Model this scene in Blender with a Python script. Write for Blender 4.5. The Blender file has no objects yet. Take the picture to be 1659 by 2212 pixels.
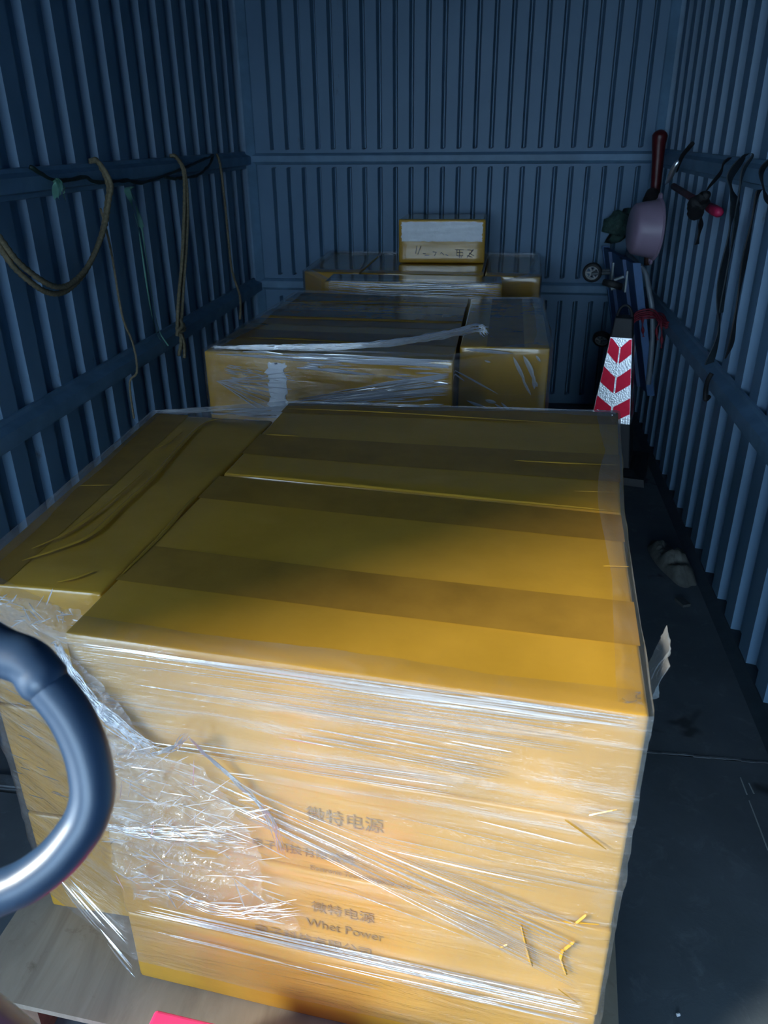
import bpy, bmesh, math, random
import numpy as np
from mathutils import Vector, Matrix, noise

random.seed(7)
SC = bpy.context.scene
COL = SC.collection

# ------------------------------------------------------------------ camera
F_PX, PITCH, YAW, ROLL = 1703.41, 0.4472, -0.1482, -0.0093
CAM = Vector((1.4354, 0.0, 1.4825))
fwd = Vector((math.sin(YAW) * math.cos(PITCH), math.cos(YAW) * math.cos(PITCH), -math.sin(PITCH)))
rgt = Vector((math.cos(YAW), -math.sin(YAW), 0))
upv = rgt.cross(fwd)
r2 = rgt * math.cos(ROLL) + upv * math.sin(ROLL)
u2 = upv * math.cos(ROLL) - rgt * math.sin(ROLL)
cd = bpy.data.cameras.new('camera')
cam = bpy.data.objects.new('camera', cd)
COL.objects.link(cam)
cam.matrix_world = Matrix(((r2.x, u2.x, -fwd.x, CAM.x), (r2.y, u2.y, -fwd.y, CAM.y), (r2.z, u2.z, -fwd.z, CAM.z), (0, 0, 0, 1)))
cd.sensor_fit = 'AUTO'
cd.sensor_width = 36
cd.lens = F_PX / 2212 * 36
cd.clip_start = 0.02
cd.dof.use_dof = True
cd.dof.focus_distance = 1.6
cd.dof.aperture_fstop = 9
SC.camera = cam

# ------------------------------------------------------------------ light
w = bpy.data.worlds.new('sky')
SC.world = w
w.use_nodes = True
bgn = w.node_tree.nodes['Background']
bgn.inputs['Color'].default_value = (0.52, 0.75, 1.0, 1)
bgn.inputs['Strength'].default_value = 4.0
sd = bpy.data.lights.new('hazy_sun', 'SUN')
sd.energy = 4.3
sd.angle = math.radians(15)
sd.color = (1.0, 0.96, 0.80)
sun = bpy.data.objects.new('hazy_sun', sd)
COL.objects.link(sun)
sun_to = Vector((0.78, 0.50, -0.46)).normalized()      # direction the light travels
sun.rotation_euler = sun_to.to_track_quat('-Z', 'Y').to_euler()
vs = SC.view_settings
SC.display_settings.display_device = 'sRGB'
vs.view_transform = 'Standard'
vs.look = 'None'
vs.exposure = 1.2
vs.gamma = 1.0
vs.use_curve_mapping = False

# ------------------------------------------------------------------ helpers
def lin(c):
    return tuple(((x / 255) / 12.92 if x / 255 <= 0.04045 else ((x / 255 + 0.055) / 1.055) ** 2.4) for x in c) + (1,)

class MB:
    """collects geometry and links it as ONE mesh object"""
    def __init__(s):
        s.v = []; s.f = []
    def add(s, vs_, fs):
        o = len(s.v)
        s.v += [tuple(p) for p in vs_]
        s.f += [tuple(i + o for i in f) for f in fs]
    def box(s, c, d, M=None):
        x, y, z = d[0] / 2, d[1] / 2, d[2] / 2
        P = [Vector((sx * x, sy * y, sz * z)) for sz in (-1, 1) for sy in (-1, 1) for sx in (-1, 1)]
        if M is not None: P = [M @ p for p in P]
        P = [p + Vector(c) for p in P]
        s.add(P, [(0, 2, 3, 1), (4, 5, 7, 6), (0, 1, 5, 4), (2, 6, 7, 3), (0, 4, 6, 2), (1, 3, 7, 5)])
    def prism(s, bot, top):
        n = len(bot)
        s.add(list(bot) + list(top), [tuple(range(n))[::-1], tuple(range(n, 2 * n))] + [(i, (i + 1) % n, n + (i + 1) % n, n + i) for i in range(n)])
    def tube(s, pts, r, seg=10, closed=False, cap=True, lobes=0, twist=0.0, depth=0.0):
        pts = [Vector(p) for p in pts]
        n = len(pts)
        rr = r if hasattr(r, '__len__') else [r] * n
        T = []
        for i in range(n):
            a = pts[(i - 1) % n] if (closed or i > 0) else pts[i]
            b = pts[(i + 1) % n] if (closed or i < n - 1) else pts[i]
            t = (b - a)
            T.append(t.normalized() if t.length > 1e-9 else Vector((0, 0, 1)))
        ref = Vector((0, 0, 1)) if abs(T[0].z) < 0.9 else Vector((1, 0, 0))
        N = (ref - T[0] * ref.dot(T[0])).normalized()
        V = []; ang = 0
        for i in range(n):
            if i > 0:
                N = (N - T[i] * N.dot(T[i]))
                N = N.normalized() if N.length > 1e-6 else T[i].orthogonal().normalized()
                ang += twist * (pts[i] - pts[i - 1]).length
            B = T[i].cross(N)
            for k in range(seg):
                a = 2 * math.pi * k / seg
                q = rr[i] * (1 + depth * math.cos(lobes * a + ang)) if lobes else rr[i]
                V.append(pts[i] + N * (math.cos(a) * q) + B * (math.sin(a) * q))
        F = []
        for i in range(n if closed else n - 1):
            j = (i + 1) % n
            for k in range(seg):
                F.append((i * seg + k, i * seg + (k + 1) % seg, j * seg + (k + 1) % seg, j * seg + k))
        if cap and not closed:
            F.append(tuple(range(seg))[::-1]); F.append(tuple((n - 1) * seg + k for k in range(seg)))
        s.add(V, F)
    def lathe(s, prof, M, seg=40, close=False):
        """prof: (radius, height) along local z, M: placement"""
        V = []; F = []
        for (r, h) in prof:
            for k in range(seg):
                a = 2 * math.pi * k / seg
                V.append(M @ Vector((r * math.cos(a), r * math.sin(a), h)))
        n = len(prof)
        for i in range(n - 1):
            for k in range(seg):
                F.append((i * seg + k, i * seg + (k + 1) % seg, (i + 1) * seg + (k + 1) % seg, (i + 1) * seg + k))
        s.add(V, F)
    def build(s, name, mat, parent=None, smooth=False, angle=None):
        me = bpy.data.meshes.new(name)
        me.from_pydata([tuple(p) for p in s.v], [], s.f)
        me.update()
        bm = bmesh.new(); bm.from_mesh(me)
        bmesh.ops.recalc_face_normals(bm, faces=bm.faces)
        bm.to_mesh(me); bm.free()
        if mat: me.materials.append(mat)
        if smooth:
            me.polygons.foreach_set('use_smooth', [True] * len(me.polygons))
            if angle is not None:
                me.set_sharp_from_angle(angle=math.radians(angle))
        o = bpy.data.objects.new(name, me)
        COL.objects.link(o)
        if parent:
            o.parent = parent
            o.matrix_parent_inverse = Matrix.Translation(parent.location).inverted() if parent.type == 'EMPTY' else Matrix()
        return o

def empty(name, loc=(0, 0, 0)):
    o = bpy.data.objects.new(name, None)
    COL.objects.link(o); o.location = loc
    o.empty_display_size = 0.05
    return o

def tag(o, label=None, cat=None, group=None, kind=None):
    if label: o['label'] = label
    if cat: o['category'] = cat
    if group: o['group'] = group
    if kind: o['kind'] = kind
    return o

def fbm(x, y, z, o=3):
    v = 0; a = 1; t = 0
    for i in range(o):
        v += a * noise.noise(Vector((x, y, z))); t += a
        x *= 2.1; y *= 2.1; z *= 2.1; a *= 0.5
    return v / t

def spline(pts, n):
    pts = [Vector(p) for p in pts]
    out = []
    m = len(pts)
    for i in range(n):
        t = i / (n - 1) * (m - 1)
        k = min(int(t), m - 2); u = t - k
        p0 = pts[max(k - 1, 0)]; p1 = pts[k]; p2 = pts[k + 1]; p3 = pts[min(k + 2, m - 1)]
        out.append(0.5 * ((2 * p1) + (p2 - p0) * u + (2 * p0 - 5 * p1 + 4 * p2 - p3) * u * u + (3 * p1 - p0 - 3 * p2 + p3) * u ** 3))
    return out

# ------------------------------------------------------------------ materials
class NT:
    def __init__(s, name):
        s.m = bpy.data.materials.new(name); s.m.use_nodes = True
        s.t = s.m.node_tree; s.n = s.t.nodes; s.b = s.n['Principled BSDF']; s.out = s.n['Material Output']
    def node(s, t, **kw):
        n = s.n.new(t)
        for k, v in kw.items(): setattr(n, k, v)
        return n
    def link(s, a, b): s.t.links.new(a, b)
    def coord(s, scale=(1, 1, 1), kind='Object', rot=(0, 0, 0)):
        tc = s.node('ShaderNodeTexCoord'); mp = s.node('ShaderNodeMapping')
        mp.inputs['Scale'].default_value = scale; mp.inputs['Rotation'].default_value = rot
        s.link(tc.outputs[kind], mp.inputs['Vector'])
        return mp.outputs['Vector']
    def noise(s, vec, scale, detail=4, rough=0.6, dist=0.0):
        n = s.node('ShaderNodeTexNoise')
        n.inputs['Scale'].default_value = scale; n.inputs['Detail'].default_value = detail
        n.inputs['Roughness'].default_value = rough; n.inputs['Distortion'].default_value = dist
        if vec is not None: s.link(vec, n.inputs['Vector'])
        return n.outputs['Fac']
    def ramp(s, fac, stops):
        r = s.node('ShaderNodeValToRGB')
        e = r.color_ramp.elements
        while len(e) < len(stops): e.new(0.5)
        for el, (p, c) in zip(e, stops):
            el.position = p; el.color = c if len(c) == 4 else tuple(c) + (1,)
        s.link(fac, r.inputs['Fac'])
        return r.outputs['Color']
    def mix(s, fac, a, b, mode='MIX'):
        m = s.node('ShaderNodeMix', data_type='RGBA', blend_type=mode)
        for sock, v in ((m.inputs[0], fac), (m.inputs[6], a), (m.inputs[7], b)):
            if isinstance(v, (int, float)): sock.default_value = v
            elif isinstance(v, tuple): sock.default_value = v if len(v) == 4 else v + (1,)
            else: s.link(v, sock)
        return m.outputs[2]
    def math(s, op, a, b=None):
        m = s.node('ShaderNodeMath', operation=op)
        for i, v in enumerate((a, b)):
            if v is None: continue
            if isinstance(v, (int, float)): m.inputs[i].default_value = v
            else: s.link(v, m.inputs[i])
        return m.outputs[0]
    def bump(s, h, strength, dist=0.01, target=None):
        b = s.node('ShaderNodeBump')
        b.inputs['Strength'].default_value = strength; b.inputs['Distance'].default_value = dist
        s.link(h, b.inputs['Height'])
        s.link(b.outputs['Normal'], (target or s.b).inputs['Normal'])
        return b
    def set(s, **kw):
        for k, v in kw.items():
            i = s.b.inputs[k.replace('_', ' ')]
            if isinstance(v, (int, float)): i.default_value = v
            elif isinstance(v, tuple): i.default_value = v if len(v) == 4 else v + (1,)
            else: s.link(v, i)
        return s

def simple(name, col, rough=0.5, var=0.25, scale=20, bump=0.1, metallic=0.0, spec=0.5):
    t = NT(name)
    v = t.coord()
    f = t.noise(v, scale, 5)
    d = tuple(c * (1 - var) for c in col[:3]); l = tuple(min(1, c * (1 + var)) for c in col[:3])
    t.set(Base_Color=t.ramp(f, [(0.3, d), (0.7, l)]), Roughness=rough, Metallic=metallic, Specular_IOR_Level=spec)
    if bump: t.bump(t.noise(v, scale * 3, 4), bump, 0.004)
    return t.m

def mat_paint():
    t = NT('blue_grey_wall_paint')
    v = t.coord()
    big = t.noise(v, 1.7, 5, 0.6)
    fine = t.noise(v, 35, 4, 0.7)
    base = t.ramp(big, [(0.3, (0.090, 0.180, 0.290)), (0.7, (0.125, 0.230, 0.350))])
    rust = t.noise(t.coord((1, 1, 0.35)), 9, 6, 0.7)
    c = t.mix(t.ramp(rust, [(0.66, (0, 0, 0)), (0.74, (1, 1, 1))]), base, (0.07, 0.095, 0.115))
    c = t.mix(t.ramp(fine, [(0.70, (0, 0, 0)), (0.80, (1, 1, 1))]), c, (0.21, 0.31, 0.41))
    t.set(Base_Color=c, Roughness=0.48, Specular_IOR_Level=0.4)
    t.bump(t.noise(v, 6, 4), 0.25, 0.012)
    return t.m

def mat_floor():
    t = NT('dark_scuffed_floor')
    v = t.coord()
    n1 = t.noise(v, 2.2, 6, 0.65); n2 = t.noise(v, 14, 6, 0.7, 0.6)
    c = t.ramp(n1, [(0.3, (0.066, 0.080, 0.094)), (0.7, (0.12, 0.142, 0.163))])
    c = t.mix(t.ramp(n2, [(0.55, (0, 0, 0)), (0.8, (0.6, 0.6, 0.6))]), c, (0.20, 0.225, 0.25))
    st = t.noise(v, 3.6, 3, 0.6, 0.8)
    c = t.mix(t.ramp(st, [(0.66, (0, 0, 0)), (0.72, (0.85, 0.85, 0.85))]), c, (0.030, 0.030, 0.034))
    sc = t.noise(t.coord((3, 0.6, 1), rot=(0, 0, 0.5)), 16, 3, 0.6, 0.3)
    c = t.mix(t.ramp(sc, [(0.72, (0, 0, 0)), (0.78, (0.5, 0.5, 0.5))]), c, (0.12, 0.13, 0.145))
    t.set(Base_Color=c, Roughness=0.62, Specular_IOR_Level=0.35)
    t.bump(n2, 0.2, 0.006)
    return t.m

def mat_carton(name, tone=1.0, rough=0.2):
    """brown carton wrapped all over in golden packing tape"""
    t = NT(name)
    v = t.coord()
    n = t.noise(v, 5, 4, 0.6)
    k = lambda c: tuple(x * tone for x in c)
    c = t.ramp(n, [(0.3, k((0.44, 0.240, 0.023))), (0.7, k((0.53, 0.292, 0.033)))])
    ln = t.noise(t.coord((0.6, 1.2, 28)), 3.0, 3, 0.6)
    c = t.mix(t.ramp(ln, [(0.62, (0, 0, 0)), (0.70, (0.35, 0.35, 0.35))]), c, k((0.62, 0.37, 0.07)))
    t.set(Base_Color=c, Roughness=rough, Specular_IOR_Level=0.5, Coat_Weight=0.5, Coat_Roughness=0.1)
    wav = t.noise(t.coord((1.0, 1.6, 5)), 9, 4, 0.55)
    t.bump(wav, 0.16, 0.008)
    return t.m

def mat_film(name, milk=0.10, streak_rot=0.12, gloss=1.0, dens=1.0, bump=0.7, rough=0.14):
    t = NT(name)
    v = t.coord((1.3, 1.3, 30), rot=(0, streak_rot, 0))
    s1 = t.noise(v, 1.6, 5, 0.65, 0.4)
    s2 = t.noise(t.coord((3, 3, 9), rot=(0, -streak_rot * 2, 0)), 3.0, 5, 0.7, 1.0)
    al = t.math('ADD', t.ramp(s1, [(0.50, (0, 0, 0)), (0.80, (0.55 * dens,) * 3)]), t.ramp(s2, [(0.55, (0, 0, 0)), (0.85, (0.30 * dens,) * 3)]))
    zc = t.node('ShaderNodeSeparateXYZ'); t.link(t.coord(), zc.inputs[0])
    haze_by_height = t.ramp(zc.outputs['Z'], [(0.30, (0.55, 0.55, 0.55)), (0.75, (1.3, 1.3, 1.3))])  # whitish haze put into the film colour, stronger towards the top
    al = t.math('MULTIPLY', t.math('ADD', al, milk), haze_by_height)
    al = t.math('MINIMUM', al, 0.9)
    tr = t.node('ShaderNodeBsdfTransparent'); tr.inputs['Color'].default_value = (0.985, 0.985, 0.985, 1)
    gl = t.node('ShaderNodeBsdfGlossy'); gl.inputs['Roughness'].default_value = rough; gl.inputs['Color'].default_value = (1, 1, 1, 1)
    df = t.node('ShaderNodeBsdfDiffuse'); df.inputs['Color'].default_value = (0.80, 0.80, 0.82, 1)
    tl = t.node('ShaderNodeBsdfTranslucent'); tl.inputs['Color'].default_value = (0.75, 0.77, 0.82, 1)
    mm = t.node('ShaderNodeMixShader'); mm.inputs[0].default_value = 0.35
    t.link(df.outputs[0], mm.inputs[1]); t.link(tl.outputs[0], mm.inputs[2])
    bp = t.node('ShaderNodeBump'); bp.inputs['Strength'].default_value = bump; bp.inputs['Distance'].default_value = 0.006
    t.link(t.math('ADD', s1, s2), bp.inputs['Height'])
    t.link(bp.outputs[0], gl.inputs['Normal']); t.link(bp.outputs[0], df.inputs['Normal'])
    lw = t.node('ShaderNodeLayerWeight'); lw.inputs['Blend'].default_value = 0.5
    t.link(bp.outputs[0], lw.inputs['Normal'])
    fr = t.math('ADD', t.math('MULTIPLY', t.math('POWER', lw.outputs['Facing'], 4.0), 0.80), 0.075)
    a = t.node('ShaderNodeMixShader'); t.link(al, a.inputs[0]); t.link(tr.outputs[0], a.inputs[1]); t.link(mm.outputs[0], a.inputs[2])
    b = t.node('ShaderNodeMixShader'); t.link(t.math('MULTIPLY', fr, gloss), b.inputs[0]); t.link(a.outputs[0], b.inputs[1]); t.link(gl.outputs[0], b.inputs[2])
    t.link(b.outputs[0], t.out.inputs['Surface'])
    t.n.remove(t.b)
    return t.m

PAINT = mat_paint()
RAIL = simple('blue_grey_rail_paint', (0.125, 0.24, 0.365), 0.5, 0.2, 8, 0.15)
FLOOR = mat_floor()
CARTON = mat_carton('golden_tape_carton', 1.0, 0.22)
CARTON_BRIGHT = mat_carton('golden_tape_carton_glossy_bright', 1.08, 0.18)  # same carton, tone raised to brighten the dim middle and back loads
TAPE = simple('amber_tape_double_layer', (0.31, 0.168, 0.024), 0.18, 0.12, 12, 0.05, 0, 0.6)
PRINT = simple('faded_carton_print', (0.22, 0.135, 0.03), 0.5, 0.3, 60, 0)
INK = simple('black_marker_ink', (0.02, 0.015, 0.01), 0.4, 0.2, 60, 0)
PAPER = simple('white_label_paper', (0.75, 0.77, 0.80), 0.35, 0.06, 30, 0.2)
FILM = mat_film('clear_stretch_film', 0.12, 0.10, 1.0, 0.7)
CREASE_MID = mat_film('film_crease_glint_white', 0.75, 0.2, 3.0, 0.3, 0.1, 0.15)  # glints of reflected daylight painted as white milk on the folds
FILM_MID = mat_film('clear_stretch_film_single', 0.035, -0.15, 1.1, 0.30)
FILM_TOP = mat_film('clear_stretch_film_flat', 0.02, 0.0, 0.8, 0.35, 0.25, 0.08)
FILM_CRUMPLE = mat_film('crumpled_stretch_film', 0.13, 0.4, 0.6, 0.6, 0.45, 0.07)
CREASE = mat_film('film_crease_ridge', 0.30, 0.2, 4.5, 0.5, 0.15, 0.16)
PLY = None

# ------------------------------------------------------------------ structure
W, L, H, Y0 = 2.2, 4.704, 2.3, -3.5
SIDE_DOOR = 0.9
XI_L, XO_L = -0.030, -0.058      # inner and outer planes of the left corrugation
XI_R, XO_R = 2.230, 2.258

def side_panel(name, parent, xi, xo, yf0, pitch, z0, z1, ya, yb):
    """pressed steel sheet with near-square vertical ribs"""
    prof = [(ya, xi)]
    k = math.floor((ya - yf0) / pitch)
    y = yf0 + k * pitch
    while y < yb + pitch:
        for (dy, x) in ((-0.004, xo), (0.004, xi), (0.086, xi), (0.104, xo)):
            yy = y + dy
            if ya < yy < yb - 0.002: prof.append((yy, x))
        y += pitch
    prof.append((yb, xi))
    mb = MB()
    t = 0.003 if xi > 1 else -0.003
    n = len(prof)
    zs = [z0, (z0 + z1) / 2, z1]
    for off in (0, t):
        V = [(x + off, yy, z) for z in zs for (yy, x) in prof]
        mb.add(V, [(r * n + i, r * n + i + 1, (r + 1) * n + i + 1, (r + 1) * n + i) for r in range(2) for i in range(n - 1)])
    o = mb.build(name, PAINT, parent)
    return o

def hat_rail(name, parent, sgn, z0, z1, prot, base_x, ya, yb):
    """pressed rail: two flat lips and a raised middle"""
    mb = MB()
    h = z1 - z0
    pr = [(base_x, z0 - 0.002), (base_x + sgn * 0.008, z0), (base_x + sgn * 0.008, z0 + 0.16 * h), (base_x + sgn * prot, z0 + 0.24 * h), (base_x + sgn * (prot + .001), z0 + 0.5 * h),
          (base_x + sgn * prot, z0 + 0.72 * h), (base_x + sgn * 0.010, z0 + 0.86 * h), (base_x + sgn * 0.008, z1), (base_x, z1 + 0.002)]
    ys = np.linspace(ya, yb, 14)
    V = [(x, y, z) for y in ys for (x, z) in pr]
    n = len(pr)
    mb.add(V, [(r * n + i, r * n + i + 1, (r + 1) * n + i + 1, (r + 1) * n + i) for r in range(len(ys) - 1) for i in range(n - 1)])
    mb.add([(x, ys[0], z) for x, z in pr] , [tuple(range(n))])
    o = mb.build(name, RAIL, parent, True, 40)
    return o

ZU0, ZU1, ZL0, ZL1 = 1.3125, 1.3979, 0.6213, 0.7165
for (nm, xi, xo, yf, pit, sg) in (('wall_left', XI_L, XO_L, 2.585, 0.1725, 1), ('wall_right', XI_R, XO_R, 2.655, 0.186, -1)):
    root = empty(nm, (0 if sg > 0 else W, 2, 0)); tag(root, kind='structure')
    tag(root, 'corrugated blue-grey steel %s wall of the truck box with two pressed rails' % nm[5:])
    runs = [(Y0, -SIDE_DOOR), (0.05, L + 0.012)] if sg > 0 else [(Y0, L + 0.012)]     # the left side door stands open beside the camera
    for (a, b) in (((ZU0 + ZU1) / 2, H), ((ZL0 + ZL1) / 2, (ZU0 + ZU1) / 2), (0.0, (ZL0 + ZL1) / 2)):
        for (ya, yb) in runs: side_panel('corrugated_sheet', root, xi, xo, yf, pit, a, b, ya, yb)
    for (ya, yb) in runs:
        hat_rail('rail', root, sg, ZU0, ZU1, 0.032, xi - sg * 0.001, ya, min(yb, L))
        hat_rail('rail', root, sg, ZL0, ZL1, 0.042, xi - sg * 0.001, ya, min(yb, L))

# back wall: sheet with square vertical grooves in three fields
root = empty('wall_back', (W / 2, L, 0)); tag(root, 'corrugated blue-grey steel end wall with narrow vertical grooves', kind='structure')
def back_field(z0, z1, zg0, zg1):
    gx = [0.123 + 0.0865 * i for i in range(24)]
    prof = [(-0.06, 0)]
    for g in gx:
        for dx, d in ((-0.0135, 0), (-0.0025, 1), (0.0025, 1), (0.0135, 0)):
            prof.append((g + dx, d))
    prof.append((W + 0.06, 0))
    n = len(prof); mb = MB()
    D = 0.038
    rows = [(z0, 0), (zg0 - 0.006, 0), (zg0, 1), (zg1, 1), (zg1 + 0.006, 0), (z1, 0)]
    V = [(x, L + d * k * D, z) for (z, k) in rows for (x, d) in prof]
    mb.add(V, [(r * n + i, r * n + i + 1, (r + 1) * n + i + 1, (r + 1) * n + i) for r in range(len(rows) - 1) for i in range(n - 1)])
    V = [(x, L + 0.046, z) for z in (z0, z1) for x in (-0.06, W + 0.06)]
    mb.add(V, [(0, 1, 3, 2)])
    return mb.build('corrugated_sheet', PAINT, root)
back_field(1.36, H, 1.412, H - 0.05)
back_field(0.68, 1.36, 0.738, 1.312)
back_field(0.0, 0.68, 0.06, 0.604)
for (z0, z1) in ((1.334, 1.386), (0.648, 0.708)):
    mb = MB()
    pr = [(0, z0 - 0.004), (-0.010, z0), (-0.024, z0 + 0.012), (-0.024, z1 - 0.010), (-0.010, z1), (0, z1 + 0.004)]
    xs = np.linspace(0.0, W, 12)
    n = len(pr)
    mb.add([(x, L + d, z) for x in xs for (d, z) in pr], [(r * n + i, r * n + i + 1, (r + 1) * n + i + 1, (r + 1) * n + i) for r in range(len(xs) - 1) for i in range(n - 1)])
    mb.build('rail', RAIL, root)
# corner posts close the gap between corrugation and end wall
for i, x in enumerate((0.0, W)):
    mb = MB(); s = 1 if i == 0 else -1
    mb.prism([(x - s * .06, L + .004, 0), (x + s * .028, L + .004, 0), (x + s * .022, L - .010, 0), (x - s * .018, L - .040, 0), (x - s * .06, L - .046, 0)], [(x - s * .06, L + .004, H), (x + s * .028, L + .004, H), (x + s * .022, L - .010, H), (x - s * .018, L - .040, H), (x - s * .06, L - .046, H)])
    tag(mb.build('trim_%d' % (i + 1), RAIL), 'folded steel corner strip at the back %s corner' % ('left' if i == 0 else 'right'), kind='structure')

# floor in sheets
root = empty('floor', (W / 2, 2, 0)); tag(root, 'dark scuffed floor of the truck box laid in large sheets', kind='structure')
def floor_sheet(x0, x1, y0, y1, z):
    mb = MB(); e = 0.004
    mb.prism([(x0, y0, -0.03), (x1, y0, -0.03), (x1, y1, -0.03), (x0, y1, -0.03)], [(x0 + e, y0 + e, z), (x1 - e, y0 + e, z), (x1 - e, y1 - e, z), (x0 + e, y1 - e, z)])
    mb.build('floor_sheet', FLOOR, root)
floor_sheet(1.10, W + .07, Y0, 1.690, 0.0); floor_sheet(1.10, W + .07, 1.694, L + .05, 0.0)
floor_sheet(-.07, 1.10, Y0, 1.33, 0.0); floor_sheet(-.07, 1.10, 1.334, L + .05, 0.0)
JOINT = simple('pale_floor_joint_filler', (0.12, 0.14, 0.155), 0.6, 0.4, 30, 0.2)
mb = MB()
for i in range(10):
    x = 1.80 + 0.04 * i
    mb.box((x + .02, 1.692 + 0.002 * math.sin(i * 2.1), 0.0006), (0.041, 0.006, 0.002))
mb.build('joint_filler', JOINT, root)
mb = MB(); mb.box((0.32, 1.36, 0.004), (0.62, 0.035, 0.006)); mb.build('joint_strip', JOINT, root)
mb = MB()
for (a, b) in (((2.102, 1.627), (2.103, 1.57)), ((2.103, 1.55), (2.106, 1.40)), ((2.118, 1.61), (2.121, 1.575))):
    mb.prism([(a[0] - .0015, a[1], 0), (a[0] + .0015, a[1], 0), (b[0] + .002, b[1], 0), (b[0] - .002, b[1], 0)], [(a[0] - .001, a[1], 0.0012), (a[0] + .001, a[1], 0.0012), (b[0] + .0012, b[1], 0.0012), (b[0] - .0012, b[1], 0.0012)])
mb.build('paint_scrape', simple('pale_scrape', (0.30, 0.33, 0.33), 0.6, 0.2, 30, 0), root)
SKIRT = simple('dark_dirty_skirting', (0.035, 0.05, 0.065), 0.6, 0.3, 12, 0.2)
for nm, x, s in (('baseboard_left', 0.0, 1), ('baseboard_right', W, -1)):
    mb = MB()
    mb.prism([(x - s * .06, Y0, 0), (x + s * .006, Y0, 0), (x + s * .006, L, 0), (x - s * .06, L, 0)], [(x - s * .06, Y0, 0.022), (x - s * .026, Y0, 0.022), (x - s * .026, L, 0.022), (x - s * .06, L, 0.022)])
    tag(mb.build(nm, SKIRT), 'sloped steel skirting strip along the %s wall' % nm[10:], kind='structure')
mb = MB(); mb.box((W / 2, (Y0 + L) / 2, H + 0.02), (W + 0.14, L - Y0 + 0.05, 0.04))
tag(mb.build('ceiling', PAINT), 'flat steel roof of the truck box', kind='structure')
mb = MB(); mb.box((W / 2, -4, -1.02), (60, 60, 0.04))
GR = simple('grey_yard_concrete', (0.16, 0.16, 0.155), 0.8, 0.2, 3, 0.1)
tag(mb.build('yard_ground', GR), 'grey concrete yard outside behind the truck', 'ground', kind='structure')

# ------------------------------------------------------------------ cartons
class Carton:
    """rounded, slightly uneven hexahedron; corners fl, fr, br, bl (xy)"""
    def __init__(s, fl, fr, br, bl, z0, z1, seed=0, r=0.006, bulge=0.004):
        s.c = [Vector((p[0], p[1], 0)) for p in (fl, fr, br, bl)]
        s.z0, s.z1, s.seed, s.r, s.bulge = z0, z1, seed, r, bulge
        s.dx = (s.c[1] - s.c[0]).length; s.dy = (s.c[3] - s.c[0]).length; s.dz = z1 - z0
    def map(s, u, v, w_):
        a = s.c[0].lerp(s.c[1], u); b = s.c[3].lerp(s.c[2], u)
        p = a.lerp(b, v)
        k = 16 * u * (1 - u) * v * (1 - v)
        p = p + Vector((0, 0, s.z0 + (s.z1 - s.z0) * w_))
        n = noise.noise(Vector((p.x * 5 + s.seed * 3.1, p.y * 5, p.z * 7)))
        if w_ > 0.98: p.z += min(0.0, 0.0012 * n - 0.0006) - s.bulge * 0.6 * k
        if v < 0.02: p.y += 0.0015 * n
        return p
    def mesh(s, name, mat, parent=None, n=10):
        d = (s.dx, s.dy, s.dz); r = s.r
        def ticks(D):
            t = [0, .3 * r / D, r / D]
            t += [r / D + (1 - 2 * r / D) * i / n for i in range(1, n)]
            t += [1 - r / D, 1 - .3 * r / D, 1]
            return t
        tu, tv, tw = ticks(d[0]), ticks(d[1]), ticks(d[2])
        mb = MB()
        def rnd(u, v, w_):
            p = Vector((u * d[0], v * d[1], w_ * d[2]))
            q = Vector(tuple(min(max(p[i], r), d[i] - r) for i in range(3)))
            e = p - q
            if e.length > 1e-9: p = q + e.normalized() * r
            return s.map(p.x / d[0], p.y / d[1], p.z / d[2])
        for ax in range(3):
            A, B = [(tv, tw), (tu, tw), (tu, tv)][ax]
            for side in (0.0, 1.0):
                V = []
                for b in B:
                    for a in A:
                        V.append(rnd(*((side, a, b) if ax == 0 else (a, side, b) if ax == 1 else (a, b, side))))
                na = len(A)
                mb.add(V, [(j * na + i, j * na + i + 1, (j + 1) * na + i + 1, (j + 1) * na + i) for j in range(len(B) - 1) for i in range(na - 1)])
        o = mb.build(name, mat, parent, True)
        bm = bmesh.new(); bm.from_mesh(o.data)
        bmesh.ops.remove_doubles(bm, verts=bm.verts, dist=1e-5)
        bmesh.ops.recalc_face_normals(bm, faces=bm.faces)
        bm.to_mesh(o.data); bm.free()
        return o
    def top_strip(s, v0, v1, off=0.0009, n=24, along='u', u0=0.0, u1=1.0, wob=0.0):
        """band of tape lying on the top, running from side to side"""
        mb = MB(); V = []
        for i in range(n + 1):
            u = u0 + (u1 - u0) * i / n
            for k, v in enumerate((v0, (v0 + v1) / 2, v1)):
                vv = v + wob * noise.noise(Vector((u * 3, v * 9, s.seed)))
                p = s.map(u, vv, 1) if along == 'u' else s.map(vv, u, 1)
                V.append((p.x, p.y, p.z + off))
        mb.add(V, [(3 * i + k, 3 * i + 3 + k, 3 * i + 4 + k, 3 * i + 1 + k) for i in range(n) for k in range(2)])
        m = len(V)
        return mb
    def frame(s):
        e = (s.c[1] - s.c[0]).normalized()
        return s.c[0], e, Vector((e.y, -e.x, 0))        # origin, along the front, outward normal

def carton(name_mat, fl, fr, br, bl, z0, z1, label, seed=0, group=None, tapes=(), n=10, r=0.006):
    cx = sum(p[0] for p in (fl, fr, br, bl)) / 4; cy = sum(p[1] for p in (fl, fr, br, bl)) / 4
    root = empty('carton', (cx, cy, z0))
    c = Carton(fl, fr, br, bl, z0, z1, seed, r)
    c.mesh('box_body', name_mat, root, n)
    for t in tapes:
        mb = c.top_strip(*t[:2], **(t[2] if len(t) > 2 else {}))
        mb.build('tape_band', TAPE, root, True)
    tag(root, label, 'carton', group)
    c.root = root
    return c

def jit(p, k, a=0.003):
    rr = random.Random(k)
    return (p[0] + rr.uniform(-a, a), p[1] + rr.uniform(-a, a))

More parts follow.
